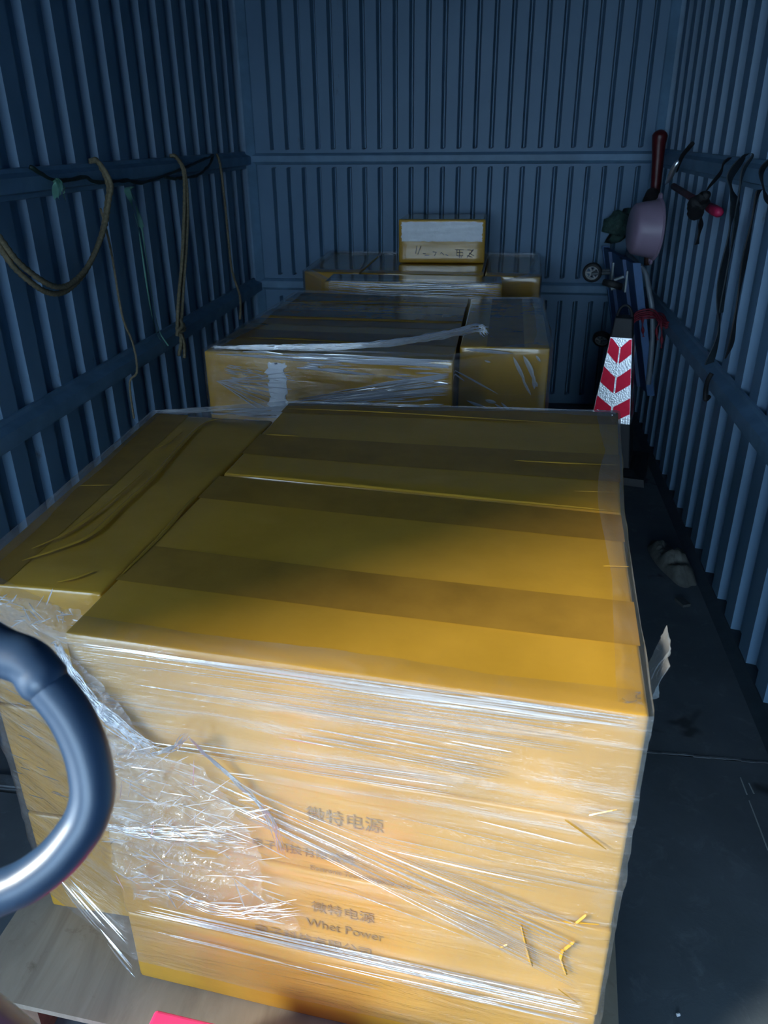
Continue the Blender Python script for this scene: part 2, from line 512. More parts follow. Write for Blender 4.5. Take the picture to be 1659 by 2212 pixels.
ZS = [0.138, 0.305, 0.497, 0.691, 0.870]
order = ['bottom', 'second lowest', 'second from the top', 'top']
GF = 'golden taped cartons of the front pallet load'
FR = [(0.864, 0.831), (1.633, 0.761), (1.666, 1.312), (0.897, 1.396)]
RR_ = [(0.899, 1.402), (1.668, 1.318), (1.729, 1.887), (0.917, 1.866)]
front = []
for i in range(4):
    cor = [jit(p, 10 * i + k, 0.0 if i == 3 else 0.0025) for k, p in enumerate(FR)]
    tp = ((0.255, 0.455, {}), (0.80, 0.985, {'wob': 0.004})) if i == 3 else ()
    lab = {3: 'topmost golden taped carton at the front, catching daylight on its right half',
           2: 'second golden carton from the top at the front, with faint company lettering',
           1: 'third golden carton from the top at the front, printed with Whet Power',
           0: 'bottom golden carton at the front, resting directly on the plywood board'}[i]
    c = carton(CARTON, *cor, ZS[i] + 0.001, ZS[i + 1] - 0.001, lab, i, GF, tp, 14)
    front.append(c)
for i in range(4):
    cor = [jit(p, 50 + 10 * i + k, 0.0 if i == 3 else 0.0025) for k, p in enumerate(RR_)]
    tp = ((0.24, 0.50, {}), (0.84, 0.998, {})) if i == 3 else ()
    lab = 'topmost golden taped carton in the rear row of the front pallet load' if i == 3 else 'hidden-row golden carton %s of the rear column in the front load' % order[i]
    carton(CARTON, *cor, ZS[i] + 0.001, ZS[i + 1] - 0.001, lab, 20 + i, GF, tp, 12)
ZLC = [0.138, 0.385, 0.63, 0.868]
LC = [(0.638, 0.945), (0.866, 0.938), (0.910, 1.738), (0.603, 1.754)]
for i in range(3):
    cor = [jit(p, 90 + 10 * i + k, 0.0 if i == 2 else 0.002) for k, p in enumerate(LC)]
    lab = ['bottom long carton of the left column, on the plywood behind the black handle', 'middle long carton of the left column, seen through the black handle loop',
           'topmost long golden carton lying lengthwise at the left of the front load'][i]
    carton(CARTON, *cor, ZLC[i] + 0.001, ZLC[i + 1] - 0.001, lab, 40 + i, GF, ((0.02, 0.30, {'along': 'v'}),) if i == 2 else (), 12)

# middle load
GM = 'taped cartons of the middle pallet load'
ZM = [0.138, 0.32, 0.50, 0.665, 0.870]
A1 = [(0.512, 2.359), (1.302, 2.320), (1.298, 2.845), (0.538, 2.873)]
A2 = [(0.540, 2.881), (1.298, 2.853), (1.300, 3.310), (0.564, 3.392)]
mid = []
for i in range(4):
    lab = 'topmost taped carton at the front left of the middle load, bearing a torn white label' if i == 3 else 'taped carton hidden in the lower layers of the middle pallet load'
    mid.append(carton(CARTON_BRIGHT, *[jit(p, 200 + 10 * i + k, 0.0 if i == 3 else .003) for k, p in enumerate(A1)], ZM[i] + .001, ZM[i + 1] - .001, lab, 60 + i,
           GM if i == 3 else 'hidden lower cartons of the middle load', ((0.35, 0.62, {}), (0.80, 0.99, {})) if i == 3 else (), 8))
    lab = 'topmost taped carton at the rear left of the middle load' if i == 3 else 'taped carton hidden in the lower layers of the middle pallet load'
    carton(CARTON_BRIGHT, *[jit(p, 300 + 10 * i + k, 0.0 if i == 3 else .003) for k, p in enumerate(A2)], ZM[i] + .001, ZM[i + 1] - .001, lab, 70 + i,
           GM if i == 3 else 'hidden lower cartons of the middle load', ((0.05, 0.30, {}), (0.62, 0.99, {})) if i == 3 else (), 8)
BB = [(1.311, 2.501), (1.594, 2.509), (1.597, 3.339), (1.311, 3.308)]
ZB = [0.138, 0.375, 0.612, 0.872]
midB = []
for i in range(3):
    lab = 'narrow taped carton standing at the right end of the middle load' if i == 2 else 'taped carton hidden in the lower layers of the middle pallet load'
    midB.append(carton(CARTON_BRIGHT, *[jit(p, 400 + 10 * i + k, 0.0 if i == 2 else .003) for k, p in enumerate(BB)], ZB[i] + .001, ZB[i + 1] - .001, lab, 80 + i,
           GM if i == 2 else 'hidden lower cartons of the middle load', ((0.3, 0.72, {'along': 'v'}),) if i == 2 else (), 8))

# back load
GB = 'taped cartons of the back load'
ZR = [0.138, 0.32, 0.50, 0.685, 0.870]
specs = [([(0.616, 3.675), (1.434, 3.677), (1.428, 3.893), (0.612, 3.90)], 'low front carton of the back load under a glossy twist of film'),
         ([(0.453, 3.962), (0.735, 3.945), (0.742, 4.655), (0.440, 4.660)], 'left carton of the back load against the end wall'),
         ([(0.742, 3.945), (1.342, 3.918), (1.348, 4.655), (0.749, 4.655)], 'wide middle carton of the back load carrying the small labelled box'),
         ([(1.349, 3.916), (1.611, 3.898), (1.622, 4.650), (1.355, 4.655)], 'right carton of the back load with a scuffed brown end')]
for j, (cr, lab) in enumerate(specs):
    for i in range(4):
        zz = [ZR[i], ZR[i + 1]]
        lb = lab if i == 3 else 'taped carton hidden in the lower layers of the back load'
        carton(CARTON_BRIGHT, *cr, zz[0] + .001, zz[1] - .001, lb, 100 + 4 * j + i,
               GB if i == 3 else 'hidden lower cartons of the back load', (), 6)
EB = [(0.888, 4.268), (1.334, 4.284), (1.330, 4.585), (0.892, 4.580)]
small = carton(CARTON_BRIGHT, *EB, 0.871, 1.086, 'small taped box with white label and marker writing, alone atop the back load', 140, None, (), 10, 0.008)

# labels, print, marker writing
def face_patch(c, u0, u1, w0, w1, name, mat, off=0.0015, wob=0.004, parent=None, n=18, torn=0.0):
    mb = MB(); V = []
    for j in range(n + 1):
        for i in range(n + 1):
            u = u0 + (u1 - u0) * i / n; q = w0 + (w1 - w0) * j / n
            if torn and (i in (0, n) or j in (0, n)):
                u += torn * noise.noise(Vector((i * .9, j * .9, 3))); q += torn * noise.noise(Vector((j * .9, i * .9, 8)))
            p = c.map(u, 0.0, q); nn = c.frame()[2]
            h = off + wob * abs(noise.noise(Vector((u * 14, q * 9, 2.2))))
            V.append(p + nn * h)
    mb.add(V, [(j * (n + 1) + i, j * (n + 1) + i + 1, (j + 1) * (n + 1) + i + 1, (j + 1) * (n + 1) + i) for j in range(n) for i in range(n)])
    return mb.build(name, mat, parent or c.root, True)
lab = face_patch(small, 0.035, 0.965, 0.50, 0.94, 'paper_label', PAPER, 0.001, 0.003, torn=0.02); tag(lab, 'wrinkled white paper label')
lab = face_patch(mid[3], 0.262, 0.335, 0.0, 0.86, 'paper_label', PAPER, 0.001, 0.003, torn=0.03); tag(lab, 'torn white paper label')
c = small
nn = c.frame()[2]
def stroke(mb, pts, r):
    mb.tube([c.map(u, 0, q) + nn * 0.001 for (u, q) in pts], r, 5)
for pts in ([(.215, .40), (.20, .22)], [(.262, .40), (.225, .20)], [(.285, .22), (.32, .21), (.31, .17), (.36, .18)], [(.40, .26), (.44, .25), (.42, .17)], [(.49, .21), (.50, .25), (.53, .19)], [(.55, .20), (.58, .17)],
            [(.66, .31), (.76, .31)], [(.68, .31), (.68, .17), (.75, .17), (.75, .25), (.68, .25)], [(.71, .31), (.71, .12)], [(.73, .17), (.73, .12)],
            [(.80, .31), (.87, .30), (.82, .20)], [(.87, .33), (.80, .13)], [(.82, .24), (.88, .17)], [(.80, .18), (.86, .14)]):
    mb = MB(); stroke(mb, pts, 0.0016); mb.build('marker_stroke', INK, small.root)

def text_on(c, s, u, z, size, name='printed_text', font_x=1.0):
    cu = bpy.data.curves.new(name, 'FONT'); cu.body = s; cu.size = size; cu.extrude = 0.0002
    tmp = bpy.data.objects.new(name, cu); COL.objects.link(tmp)
    dg = bpy.context.evaluated_depsgraph_get(); dg.update()
    me = bpy.data.meshes.new_from_object(tmp.evaluated_get(dg))
    bpy.data.objects.remove(tmp); bpy.data.curves.remove(cu)
    me.materials.clear(); me.materials.append(PRINT)
    o_, e, nn_ = c.frame()
    M = Matrix(((e.x * font_x, 0, nn_.x, 0), (e.y * font_x, 0, nn_.y, 0), (0, 1, 0, 0), (0, 0, 0, 1)))
    org = o_ + e * u + Vector((0, 0, z)) + nn_ * 0.0014
    me.transform(Matrix.Translation(org) @ M)
    ob = bpy.data.objects.new(name, me); COL.objects.link(ob)
    ob.parent = c.root; ob.matrix_parent_inverse = Matrix.Translation(c.root.location).inverted()
    return ob
text_on(front[2], '微特电源', 0.335, 0.602, 0.030, font_x=0.95)
text_on(front[2], '电子科技有限公司', 0.245, 0.527, 0.020)
text_on(front[2], 'Electronic Technology Co., Ltd', 0.335, 0.500, 0.0135, font_x=0.9)
text_on(front[1], '微特电源', 0.335, 0.412, 0.025)
text_on(front[1], 'Whet Power', 0.325, 0.374, 0.026, font_x=0.9)
text_on(front[1], '电子科技有限公司', 0.235, 0.332, 0.0245)

# ------------------------------------------------------------------ pallets with plywood boards
def mat_ply():
    t = NT('pale_plywood')
    v = t.coord((6, 1.2, 1), rot=(0, 0, 0.3))
    n1 = t.noise(v, 3.0, 6, 0.65, 0.8); n2 = t.noise(t.coord(), 14, 5, 0.7, 0.4)
    c = t.ramp(n1, [(0.3, (0.22, 0.185, 0.145)), (0.7, (0.34, 0.295, 0.235))])
    c = t.mix(t.ramp(n2, [(0.60, (0, 0, 0)), (0.75, (0.7, 0.7, 0.7))]), c, (0.14, 0.105, 0.07))
    t.set(Base_Color=c, Roughness=0.7)
    t.bump(n1, 0.15, 0.004)
    return t.m
PLY = mat_ply()
DECK = simple('weathered_pallet_wood', (0.20, 0.125, 0.085), 0.75, 0.4, 18, 0.3)
def pallet(fl, fr, br, bl, label, simple_=False):
    root = empty('pallet', ((fl[0] + br[0]) / 2, (fl[1] + br[1]) / 2, 0))
    c4 = [Vector((p[0], p[1], 0)) for p in (fl, fr, br, bl)]
    def P(u, v, z):
        p = c4[0].lerp(c4[1], u).lerp(c4[3].lerp(c4[2], u), v); return (p.x, p.y, z)
    def slab(name, u0, u1, v0, v1, z0, z1, mat):
        mb = MB()
        mb.prism([P(u0, v0, z0), P(u1, v0, z0), P(u1, v1, z0), P(u0, v1, z0)], [P(u0, v0, z1), P(u1, v0, z1), P(u1, v1, z1), P(u0, v1, z1)])
        return mb.build(name, mat, root)
    tag(slab('plywood_board', 0, 1, 0, 1, 0.125, 0.137, PLY), 'pale stained plywood sheet')
    for k in range(7):
        v0 = 0.012 + k * 0.149
        slab('deck_plank', 0.012, 0.988, v0, v0 + 0.082, 0.106, 0.1245, DECK)
    for k, u0 in enumerate((0.015, 0.455, 0.895)):
        slab('bottom_plank', u0, u0 + 0.09, 0.02, 0.98, 0.001, 0.019, DECK)
        for v0 in (0.02, 0.455, 0.89):
            slab('block', u0, u0 + 0.09, v0, v0 + 0.09, 0.0195, 0.1055, DECK)
    return tag(root, label, 'pallet')
pallet((0.57, 0.764), (1.682, 0.692), (1.775, 1.93), (0.60, 1.94), 'wooden pallet topped with a pale plywood board under the front load')
pallet((0.46, 2.30), (1.63, 2.27), (1.63, 3.42), (0.48, 3.45), 'wooden pallet hidden beneath the middle carton load')
pallet((0.42, 3.64), (1.64, 3.62), (1.645, 4.665), (0.42, 4.67), 'wooden pallet beneath the back load against the end wall')

# ------------------------------------------------------------------ stretch film
def resample(poly, ds, closed=True):
    pts = [Vector((p[0], p[1], 0)) for p in poly]
    if closed: pts.append(pts[0].copy())
    out = []; s = 0
    for i in range(len(pts) - 1):
        d = (pts[i + 1] - pts[i]).length
        n = max(2, int(d / ds))
        for k in range(n): out.append((pts[i].lerp(pts[i + 1], k / n), s + d * k / n, (pts[i + 1] - pts[i]).normalized()))
        s += d
    return out

def inside_off(path, i, closed=True):
    t0 = path[i - 1][2]; t1 = path[i][2]
    t = (t0 + t1).normalized()
    return Vector((t.y, -t.x, 0))          # outward for counter-clockwise paths (front left -> front right)

def film_wrap(name, poly, z0, z1, lip, label, ds=0.012, dz=0.012, slope=0.08, amp=0.006, seed=0, mat=None):
    root = empty(name, (sum(p[0] for p in poly) / len(poly), sum(p[1] for p in poly) / len(poly), z0))
    tag(root, label, 'stretch film')
    path = resample(poly, ds)
    n = len(path)
    nz = int((z1 - z0) / dz)
    V = []
    rows = [('s', z0 + (z1 - z0) * k / nz) for k in range(nz + 1)]
    def streak(s, z):
        a = noise.noise(Vector((s * 2.2 + seed, (z - slope * s) * 34, 0.3)))
        b = noise.noise(Vector((s * 6 + seed, (z + slope * 2 * s) * 22, 4.3)))
        return max(0, a) * 0.7 + max(0, b - .1) * 0.8
    cen = root.location
    for kind, z in rows:
        for i, (p, s, t) in enumerate(path):
            o = inside_off(path, i)
            h = 0.004 + amp * streak(s, z)
            wob = 0.006 * noise.noise(Vector((s * 3, 1.1, seed))) if z <= z0 + 1e-6 else 0
            V.append((p.x + o.x * h, p.y + o.y * h, z + wob))
    mb = MB()
    mb.add(V, [(r * n + i, r * n + (i + 1) % n, (r + 1) * n + (i + 1) % n, (r + 1) * n + i) for r in range(nz) for i in range(n)])
    mb.build('side_film', mat or FILM, root, True)
    # lip folded over the top
    V = []
    steps = [0.0, 0.25, 0.5, 0.75, 1.0]
    for k, f in enumerate(steps):
        for i, (p, s, t) in enumerate(path):
            o = inside_off(path, i)
            wdt = lip * (0.65 + 0.7 * abs(noise.noise(Vector((s * 2.3, 7.7, seed)))))
            h = 0.004 * (1 - f) - wdt * f
            zz = z1 + 0.003 + 0.004 * abs(noise.noise(Vector((s * 12, f * 3, seed)))) * (1 if 0 < f else 0.3)
            V.append((p.x + o.x * h, p.y + o.y * h, zz if k else z1))
    mb = MB()
    mb.add(V, [(r * n + i, r * n + (i + 1) % n, (r + 1) * n + (i + 1) % n, (r + 1) * n + i) for r in range(len(steps) - 1) for i in range(n)])
    mb.build('top_lip', FILM_TOP, root, True)
    return root

FHULL = [(0.864, 0.831), (1.633, 0.761), (1.668, 1.318), (1.729, 1.889), (0.912, 1.87), (0.601, 1.756), (0.632, 0.945)]
film_f = film_wrap('stretch_film', FHULL, 0.19, 0.872, 0.045, 'clear creased stretch film wrapped around the front carton load', 0.010, 0.010, 0.10, 0.006, 1)
MHULL = [(0.512, 2.359), (1.302, 2.320), (1.598, 2.507), (1.600, 3.341), (1.30, 3.318), (0.562, 3.398)]
film_m = film_wrap('stretch_film', MHULL, 0.17, 0.874, 0.06, 'shiny wrinkled stretch film wrapped around the middle carton load', 0.014, 0.014, -0.15, 0.008, 5, FILM_MID)
BHULL = [(0.452, 3.95), (0.614, 3.67), (1.436, 3.672), (1.613, 3.895), (1.626, 4.66), (0.438, 4.668)]
film_b = film_wrap('stretch_film', BHULL, 0.17, 0.874, 0.05, 'clear stretch film wrapped around the low back load by the end wall', 0.03, 0.03, 0.0, 0.006, 9, FILM_MID)

def plane_frame(a, b):
    a = Vector((a[0], a[1], 0)); b = Vector((b[0], b[1], 0))
    e = (b - a).normalized(); return a, e, Vector((e.y, -e.x, 0))

def creases(root, a, b, lines, seed=0, name='crease_ridges', off=0.008, mat=None, blunt=False, relief=0.5):
    """tapering folded ridges of film on the wrapped face a-b; lines: (s0,z0,s1,z1,width,height)"""
    o_, e, nn_ = plane_frame(a, b)
    mb = MB(); rr = random.Random(seed)
    for (s0, z0, s1, z1, wd, ht) in lines:
        m = max(6, int(math.hypot(s1 - s0, z1 - z0) / 0.02))
        d = Vector((s1 - s0, z1 - z0)); dl = d.length; d /= max(dl, 1e-6); q = Vector((-d.y, d.x))
        ph = rr.uniform(0, 9)
        V = []
        for i in range(m + 1):
            f = i / m
            k = math.sin(math.pi * min(1, max(0, f))) ** 0.6 if 0 < f < 1 else 0.02
            if blunt: k = 1.0 if 0 < f < 1 else 0.6
            wv = 0.25 * wd * 3 * noise.noise(Vector((f * dl * 9, ph, 0)))
            s = s0 + (s1 - s0) * f + q.x * wv; z = z0 + (z1 - z0) * f + q.y * wv
            for (ww, hh) in ((-wd * .5 * k, 0), (0.12 * wd * k, ht * relief * k), (wd * .5 * k, 0)):
                p = o_ + e * (s + q.x * ww) + Vector((0, 0, z + q.y * ww)) + nn_ * (off + hh)
                V.append(p)
        mb.add(V, [(3 * i + k, 3 * i + 1 + k, 3 * i + 4 + k, 3 * i + 3 + k) for i in range(m) for k in range(2)])
    o = mb.build(name, mat or CREASE, root, False)
    return tag(o, 'white shiny folds in the film', kind='stuff')

def fan(rr, s0, z0, s1, z1, sp0, sp1, n, wd=(0.002, 0.005), ht=(0.002, 0.005), frac=(0.25, 0.8)):
    out = []
    for i in range(n):
        a = rr.uniform(-1, 1)
        f0 = rr.uniform(0, 1 - frac[0]); f1 = min(1, f0 + rr.uniform(*frac))
        A = lambda f: (s0 + (s1 - s0) * f, z0 + (z1 - z0) * f + a * (sp0 + (sp1 - sp0) * f))
        p, q = A(f0), A(f1)
        out.append((p[0], p[1], q[0], q[1], rr.uniform(*wd), rr.uniform(*ht)))
    return out
rr = random.Random(3)
ln = []
T1, T2 = (0.0008, 0.0024), (0.0010, 0.0030)
ln += fan(rr, 0.02, 0.855, 0.76, 0.862, 0.010, 0.008, 34, T2, T1)
ln += fan(rr, 0.03, 0.82, 0.70, 0.825, 0.02, 0.03, 26, T1, T1)
ln += fan(rr, 0.28, 0.78, 0.62, 0.77, 0.03, 0.03, 26, T2, T1, (0.2, 0.6))
ln += fan(rr, 0.05, 0.70, 0.55, 0.715, 0.012, 0.02, 14, T1, T1)
ln += fan(rr, 0.10, 0.672, 0.74, 0.44, 0.02, 0.07, 60, T1, T1, (0.15, 0.6))
ln += fan(rr, 0.16, 0.65, 0.72, 0.45, 0.02, 0.035, 12, T2, T1, (0.15, 0.4))
ln += fan(rr, 0.10, 0.60, 0.62, 0.47, 0.05, 0.05, 22, T1, T1, (0.1, 0.4))
ln += fan(rr, 0.02, 0.335, 0.75, 0.335, 0.012, 0.016, 44, (0.001, 0.0035), T1)
ln += fan(rr, 0.02, 0.285, 0.45, 0.275, 0.004, 0.012, 8, T2, T1)
ln += fan(rr, 0.30, 0.30, 0.76, 0.30, 0.006, 0.014, 18, T2, T1)
ln += fan(rr, 0.42, 0.62, 0.76, 0.60, 0.06, 0.05, 14, T1, T1)
creases(film_f, FHULL[0], FHULL[1], ln, 1)
# loose tape/film kinks near the right edge
creases(film_f, FHULL[0], FHULL[1], [(0.650, 0.480, 0.660, 0.440, 0.004, 0.005), (0.660, 0.440, 0.672, 0.398, 0.006, 0.006), (0.724, 0.468, 0.711, 0.447, 0.005, 0.005), (0.711, 0.447, 0.708, 0.425, 0.006, 0.005), (0.708, 0.425, 0.718, 0.395, 0.005, 0.005), (0.735, 0.525, 0.722, 0.502, 0.004, 0.005), (0.70, 0.502, 0.752, 0.512, 0.002, 0.003), (0.622, 0.42, 0.634, 0.433, 0.004, 0.004),
    (0.71, 0.36, 0.742, 0.335, 0.002, 0.004), (0.69, 0.69, 0.745, 0.652, 0.0025, 0.004), (0.72, 0.705, 0.752, 0.722, 0.0025, 0.003)], 2, 'tape_kinks', 0.006, CARTON, True, 0.4)
# left hull panel folds (seen through the handle)
ln = fan(rr, 0.0, 0.62, 0.24, 0.66, 0.2, 0.15, 30, (0.001, 0.003), (0.002, 0.003), (0.1, 0.3))
ln += fan(rr, 0.05, 0.30, 0.26, 0.20, 0.03, 0.06, 10, (0.003, 0.007))
creases(film_f, FHULL[6], FHULL[0], ln, 4)

def top_ridges(root, polys, z, seed, mat, name):
    mb = MB(); g = random.Random(seed)
    for pts, wd, ht in polys:
        m = 40; sp = spline([(p[0], p[1], z) for p in pts], m); V = []
        for i, p in enumerate(sp):
            t = (sp[min(i + 1, m - 1)] - sp[max(i - 1, 0)]); t.z = 0; t.normalize(); q = Vector((-t.y, t.x, 0))
            k = max(0.03, math.sin(math.pi * i / (m - 1))) ** 0.5 * (1 + .4 * noise.noise(p * 18))
            V += [p - q * wd * k, p + Vector((0, 0, ht * k)), p + q * wd * k]
        mb.add(V, [(3 * i + k, 3 * i + 1 + k, 3 * i + 4 + k, 3 * i + 3 + k) for i in range(m - 1) for k in range(2)])
    return tag(mb.build(name, mat, root, True), kind='stuff')
R1, R2, R3 = 0.003, 0.0022, 0.0015
top_ridges(film_f, [([(.925, 1.819), (1.19, 1.816), (1.622, 1.785)], R2, .002), ([(1.478, 1.54), (1.58, 1.538), (1.688, 1.541)], R2, .002), ([(1.59, 1.398), (1.671, 1.402)], R3, .0015), ([(1.615, 1.112), (1.655, 1.115)], R3, .002), ([(.924, 1.63), (1.0, 1.628)], R2, .002),
    ([(.905, 1.399), (1.05, 1.386), (1.35, 1.352), (1.664, 1.318)], .004, .0035),
    ([(.697, 1.011), (.732, 1.053), (.764, 1.112), (.766, 1.229), (.768, 1.368), (.756, 1.541), (.756, 1.687), (.793, 1.730)], .005, .003), ([(.788, .955), (.81, .972), (.827, .996)], R1, .002), ([(.708, 1.507), (.72, 1.552), (.727, 1.628)], R1, .002),
    ([(.640, 1.305), (.707, 1.316)], R3, .001), ([(.876, .989), (.884, 1.141), (.883, 1.285)], .004, .003), ([(.69, 1.05), (.72, 1.12), (.735, 1.25), (.738, 1.4)], .004, .002)], 0.8705, 3, CARTON, 'top_folds')
top_ridges(film_m, [([(.565, 3.148), (.911, 3.19), (1.293, 3.19)], .004, .003), ([(.618, 2.856), (.793, 2.858)], .003, .003), ([(.60, 2.533), (.77, 2.529), (1.008, 2.497)], .005, .004), ([(.8, 2.86), (1.0, 2.858), (1.28, 2.846)], .003, .002)], 0.8715, 4, CARTON, 'top_folds')

# middle load front folds
rr = random.Random(12)
ln = []
for k in range(9):                      # rays from the left edge
    zz = 0.765 + 0.004 * k
    ln.append((0.035, 0.775, 0.06 + 0.24 * (0.6 + 0.05 * k), 0.665 + 0.019 * k, 0.0035, 0.004))
for k in range(34):
    s = rr.uniform(0.06, 0.26); z = rr.uniform(0.76, 0.83)
    ln.append((s, z, s + rr.uniform(0.02, 0.05), z - 0.006, 0.003, 0.004))
ln += fan(rr, 0.02, 0.866, 0.78, 0.862, 0.01, 0.012, 40, (0.003, 0.008), (0.003, 0.007), (0.1, 0.4))
ln += fan(rr, 0.20, 0.70, 0.78, 0.80, 0.012, 0.035, 60, (0.002, 0.005), (0.003, 0.006))
ln += fan(rr, 0.30, 0.845, 0.78, 0.83, 0.02, 0.03, 36, (0.003, 0.008), (0.003, 0.007), (0.08, 0.25))
ln += fan(rr, 0.40, 0.70, 0.78, 0.72, 0.03, 0.04, 40, (0.003, 0.007), (0.003, 0.007), (0.08, 0.25))
ln += fan(rr, 0.0, 0.668, 0.40, 0.69, 0.01, 0.02, 26, (0.003, 0.008), (0.003, 0.007), (0.1, 0.5))
creases(film_m, MHULL[0], MHULL[1], ln, 5, mat=CREASE_MID, relief=0.22)
ln = [(-0.02, .80, .13, .72, .006, .006), (-0.02, .79, .02, .76, .005, .005), (.09, .705, .125, .695, .012, .006), (.17, .845, .21, .765, .012, .008), (.20, .85, .235, .77, .016, .008), (.20, .78, .235, .72, .008, .006),
      (.03, .70, .11, .665, .010, .006), (.12, .69, .17, .655, .008, .006), (.14, .695, .18, .655, .008, .006), (.02, .865, .17, .855, .010, .006), (.24, .85, .255, .83, .008, .006), (.235, .79, .24, .74, .012, .006), (.245, .77, .255, .75, .010, .006), (.08, .83, .10, .825, .006, .004)]
creases(film_m, (1.311, 2.490), (1.594, 2.500), ln, 6, mat=CREASE_MID, relief=0.22)

def crumple(root, name, grid, mat, amp, seed, n=70, label=None, ragged=0.04, freq=9):
    """crumpled sheet over a 4-corner patch (points), displaced along its normal"""
    A, B, C_, D = [Vector(p) for p in grid]
    nn_ = (B - A).cross(D - A).normalized()
    mb = MB(); V = []; keep = []
    for j in range(n + 1):
        for i in range(n + 1):
            u, v = i / n, j / n
            p = A.lerp(B, u).lerp(D.lerp(C_, u), v)
            q = p * freq
            h = 0
            a = 1.0
            for k in range(4):
                h += a * (1 - abs(noise.noise(q * (1.9 ** k) + Vector((seed, k, 0)))) * 2.2) ** 3; a *= 0.5
            h = max(-.3, h)
            edge = min(u, 1 - u, v, 1 - v)
            V.append(p + nn_ * (amp * h * min(1, 0.25 + edge * 6)))
            keep.append(edge - ragged * (1.2 + 2.2 * noise.noise(p * 14 + Vector((0, seed, 0)))))
    F = []
    for j in range(n):
        for i in range(n):
            q = (j * (n + 1) + i, j * (n + 1) + i + 1, (j + 1) * (n + 1) + i + 1, (j + 1) * (n + 1) + i)
            if sum(keep[k] for k in q) > 0: F.append(q)
    mb.add(V, F)
    o = mb.build(name, mat, root, False)
    if label: tag(o, label)
    return o
def on_front(s, z, h=0.010):
    o_, e, nn_ = plane_frame(FHULL[0], FHULL[1])
    p = o_ + e * s + nn_ * h; return (p.x, p.y, z)
LBL = 'torn bunched up milky film'
crumple(film_f, 'crumpled_film', [on_front(-0.005, 0.50), on_front(0.29, 0.50), on_front(0.20, 0.69), on_front(-0.005, 0.70)], FILM_CRUMPLE, 0.008, 1, 140, LBL, 0.03, 15)
crumple(film_f, 'crumpled_film', [on_front(0.0, 0.35), on_front(0.33, 0.37), on_front(0.28, 0.52), on_front(0.0, 0.52)], FILM_CRUMPLE, 0.010, 4, 140, LBL, 0.05, 13)
crumple(film_f, 'crumpled_film', [on_front(-0.01, 0.66), on_front(0.14, 0.67), on_front(0.06, 0.80), on_front(-0.012, 0.865)], FILM_CRUMPLE, 0.014, 7, 80, LBL, 0.03, 12)
crumple(film_f, 'crumpled_film', [(0.66, 0.925, 0.78), (0.86, 0.905, 0.77), (0.864, 0.905, 0.868), (0.68, 0.925, 0.865)], FILM_CRUMPLE, 0.012, 11, 80, 'shiny wrinkled film under the top edge', 0.05, 12)
rr = random.Random(31)
ln = []
for k in range(150):
    s_ = rr.uniform(0.0, 0.27); z = rr.uniform(0.37, 0.69); a = rr.gauss(0.1, 0.5); l_ = rr.uniform(.012, .06)
    if s_ + 0.3 * abs(z - .53) > 0.30: continue
    ln.append((s_, z, s_ + l_ * math.cos(a), z + l_ * math.sin(a), rr.uniform(.0008, .0022), rr.uniform(.001, .004)))
for (p, q, r_) in (((.10, .41), (.115, .37), .003), ((.115, .37), (.15, .42), .003), ((.22, .47), (.235, .40), .003), ((.235, .40), (.27, .43), .003), ((.27, .43), (.22, .47), .002), ((.06, .63), (.05, .59), .002), ((.05, .59), (.10, .595), .002), ((.17, .40), (.23, .415), .004), ((.30, .39), (.235, .392), .003)):
    ln.append((*p, *q, r_, .005))
creases(film_f, FHULL[0], FHULL[1], ln, 8, 'torn_film_glints', 0.018, CREASE_MID)
ln = []
for k in range(60):
    s_ = rr.uniform(0.04, 0.22); z = rr.choice((rr.uniform(.835, .862), rr.uniform(.78, .83))); a = rr.gauss(0, 0.9); l_ = rr.uniform(.010, .04)
    ln.append((s_, z, s_ + l_ * math.cos(a), z + l_ * math.sin(a), rr.uniform(.001, .003), rr.uniform(.001, .004)))
creases(film_f, (0.638, 0.930), (0.866, 0.920), ln, 9, 'torn_film_glints', 0.012, CREASE_MID)
def gathered(root, pts, k_n, spread, rad, seed, label=None, name='gathered_film', n=50):
    mb = MB(); g = random.Random(seed)
    for k in range(k_n):
        q = [Vector(p) + Vector((g.uniform(-1, 1), 0, g.uniform(-1, 1))) * spread * (0.35 + 0.65 * i / (len(pts) - 1)) for i, p in enumerate(pts)]
        sp = spline(q, n)
        sp = [p + Vector((.004 * noise.noise(p * 30 + Vector((k, 0, 0))), -.003 * abs(noise.noise(p * 40)), .004 * noise.noise(p * 30 + Vector((0, k, 0))))) for p in sp]
        mb.tube(sp, [rad * (.15 + math.sin(math.pi * i / (n - 1)) * (.6 + .6 * noise.noise(Vector((i * .5, k, seed))))) for i in range(n)], 5)
    return tag(mb.build(name, CREASE, root, True), label)
gathered(film_f, [on_front(-0.004, .855, .010), on_front(.02, .80, .016), on_front(.06, .75, .020), on_front(.115, .695, .016)], 26, .016, .0016, 1, 'bluish white bunched folds of film')
gathered(film_f, [on_front(.115, .692, .016), on_front(.155, .715, .024), on_front(.185, .755, .034)], 9, .006, .0014, 2, 'torn upturned tip of film')
gathered(film_f, [on_front(.19, .75, .034), on_front(.20, .71, .018), on_front(.25, .655, .012), on_front(.285, .60, .011), on_front(.30, .53, .011)], 8, .007, .0014, 3, 'torn edge of the loose film')
gathered(film_f, [on_front(.0, .52, .012), on_front(.12, .535, .016), on_front(.24, .56, .014)], 14, .026, .0008, 4)
gathered(film_f, [on_front(.10, .40, .012), on_front(.20, .395, .022), on_front(.31, .43, .014)], 10, .018, .0009, 5)
# right edge flap of loose film
crumple(film_f, 'loose_film_flap', [(1.648, 0.865, 0.80), (1.660, 0.955, 0.81), (1.683, 0.955, 0.874), (1.672, 0.865, 0.868)], FILM_CRUMPLE, 0.010, 15, 50, 'bluish loose flap of film at the right edge')
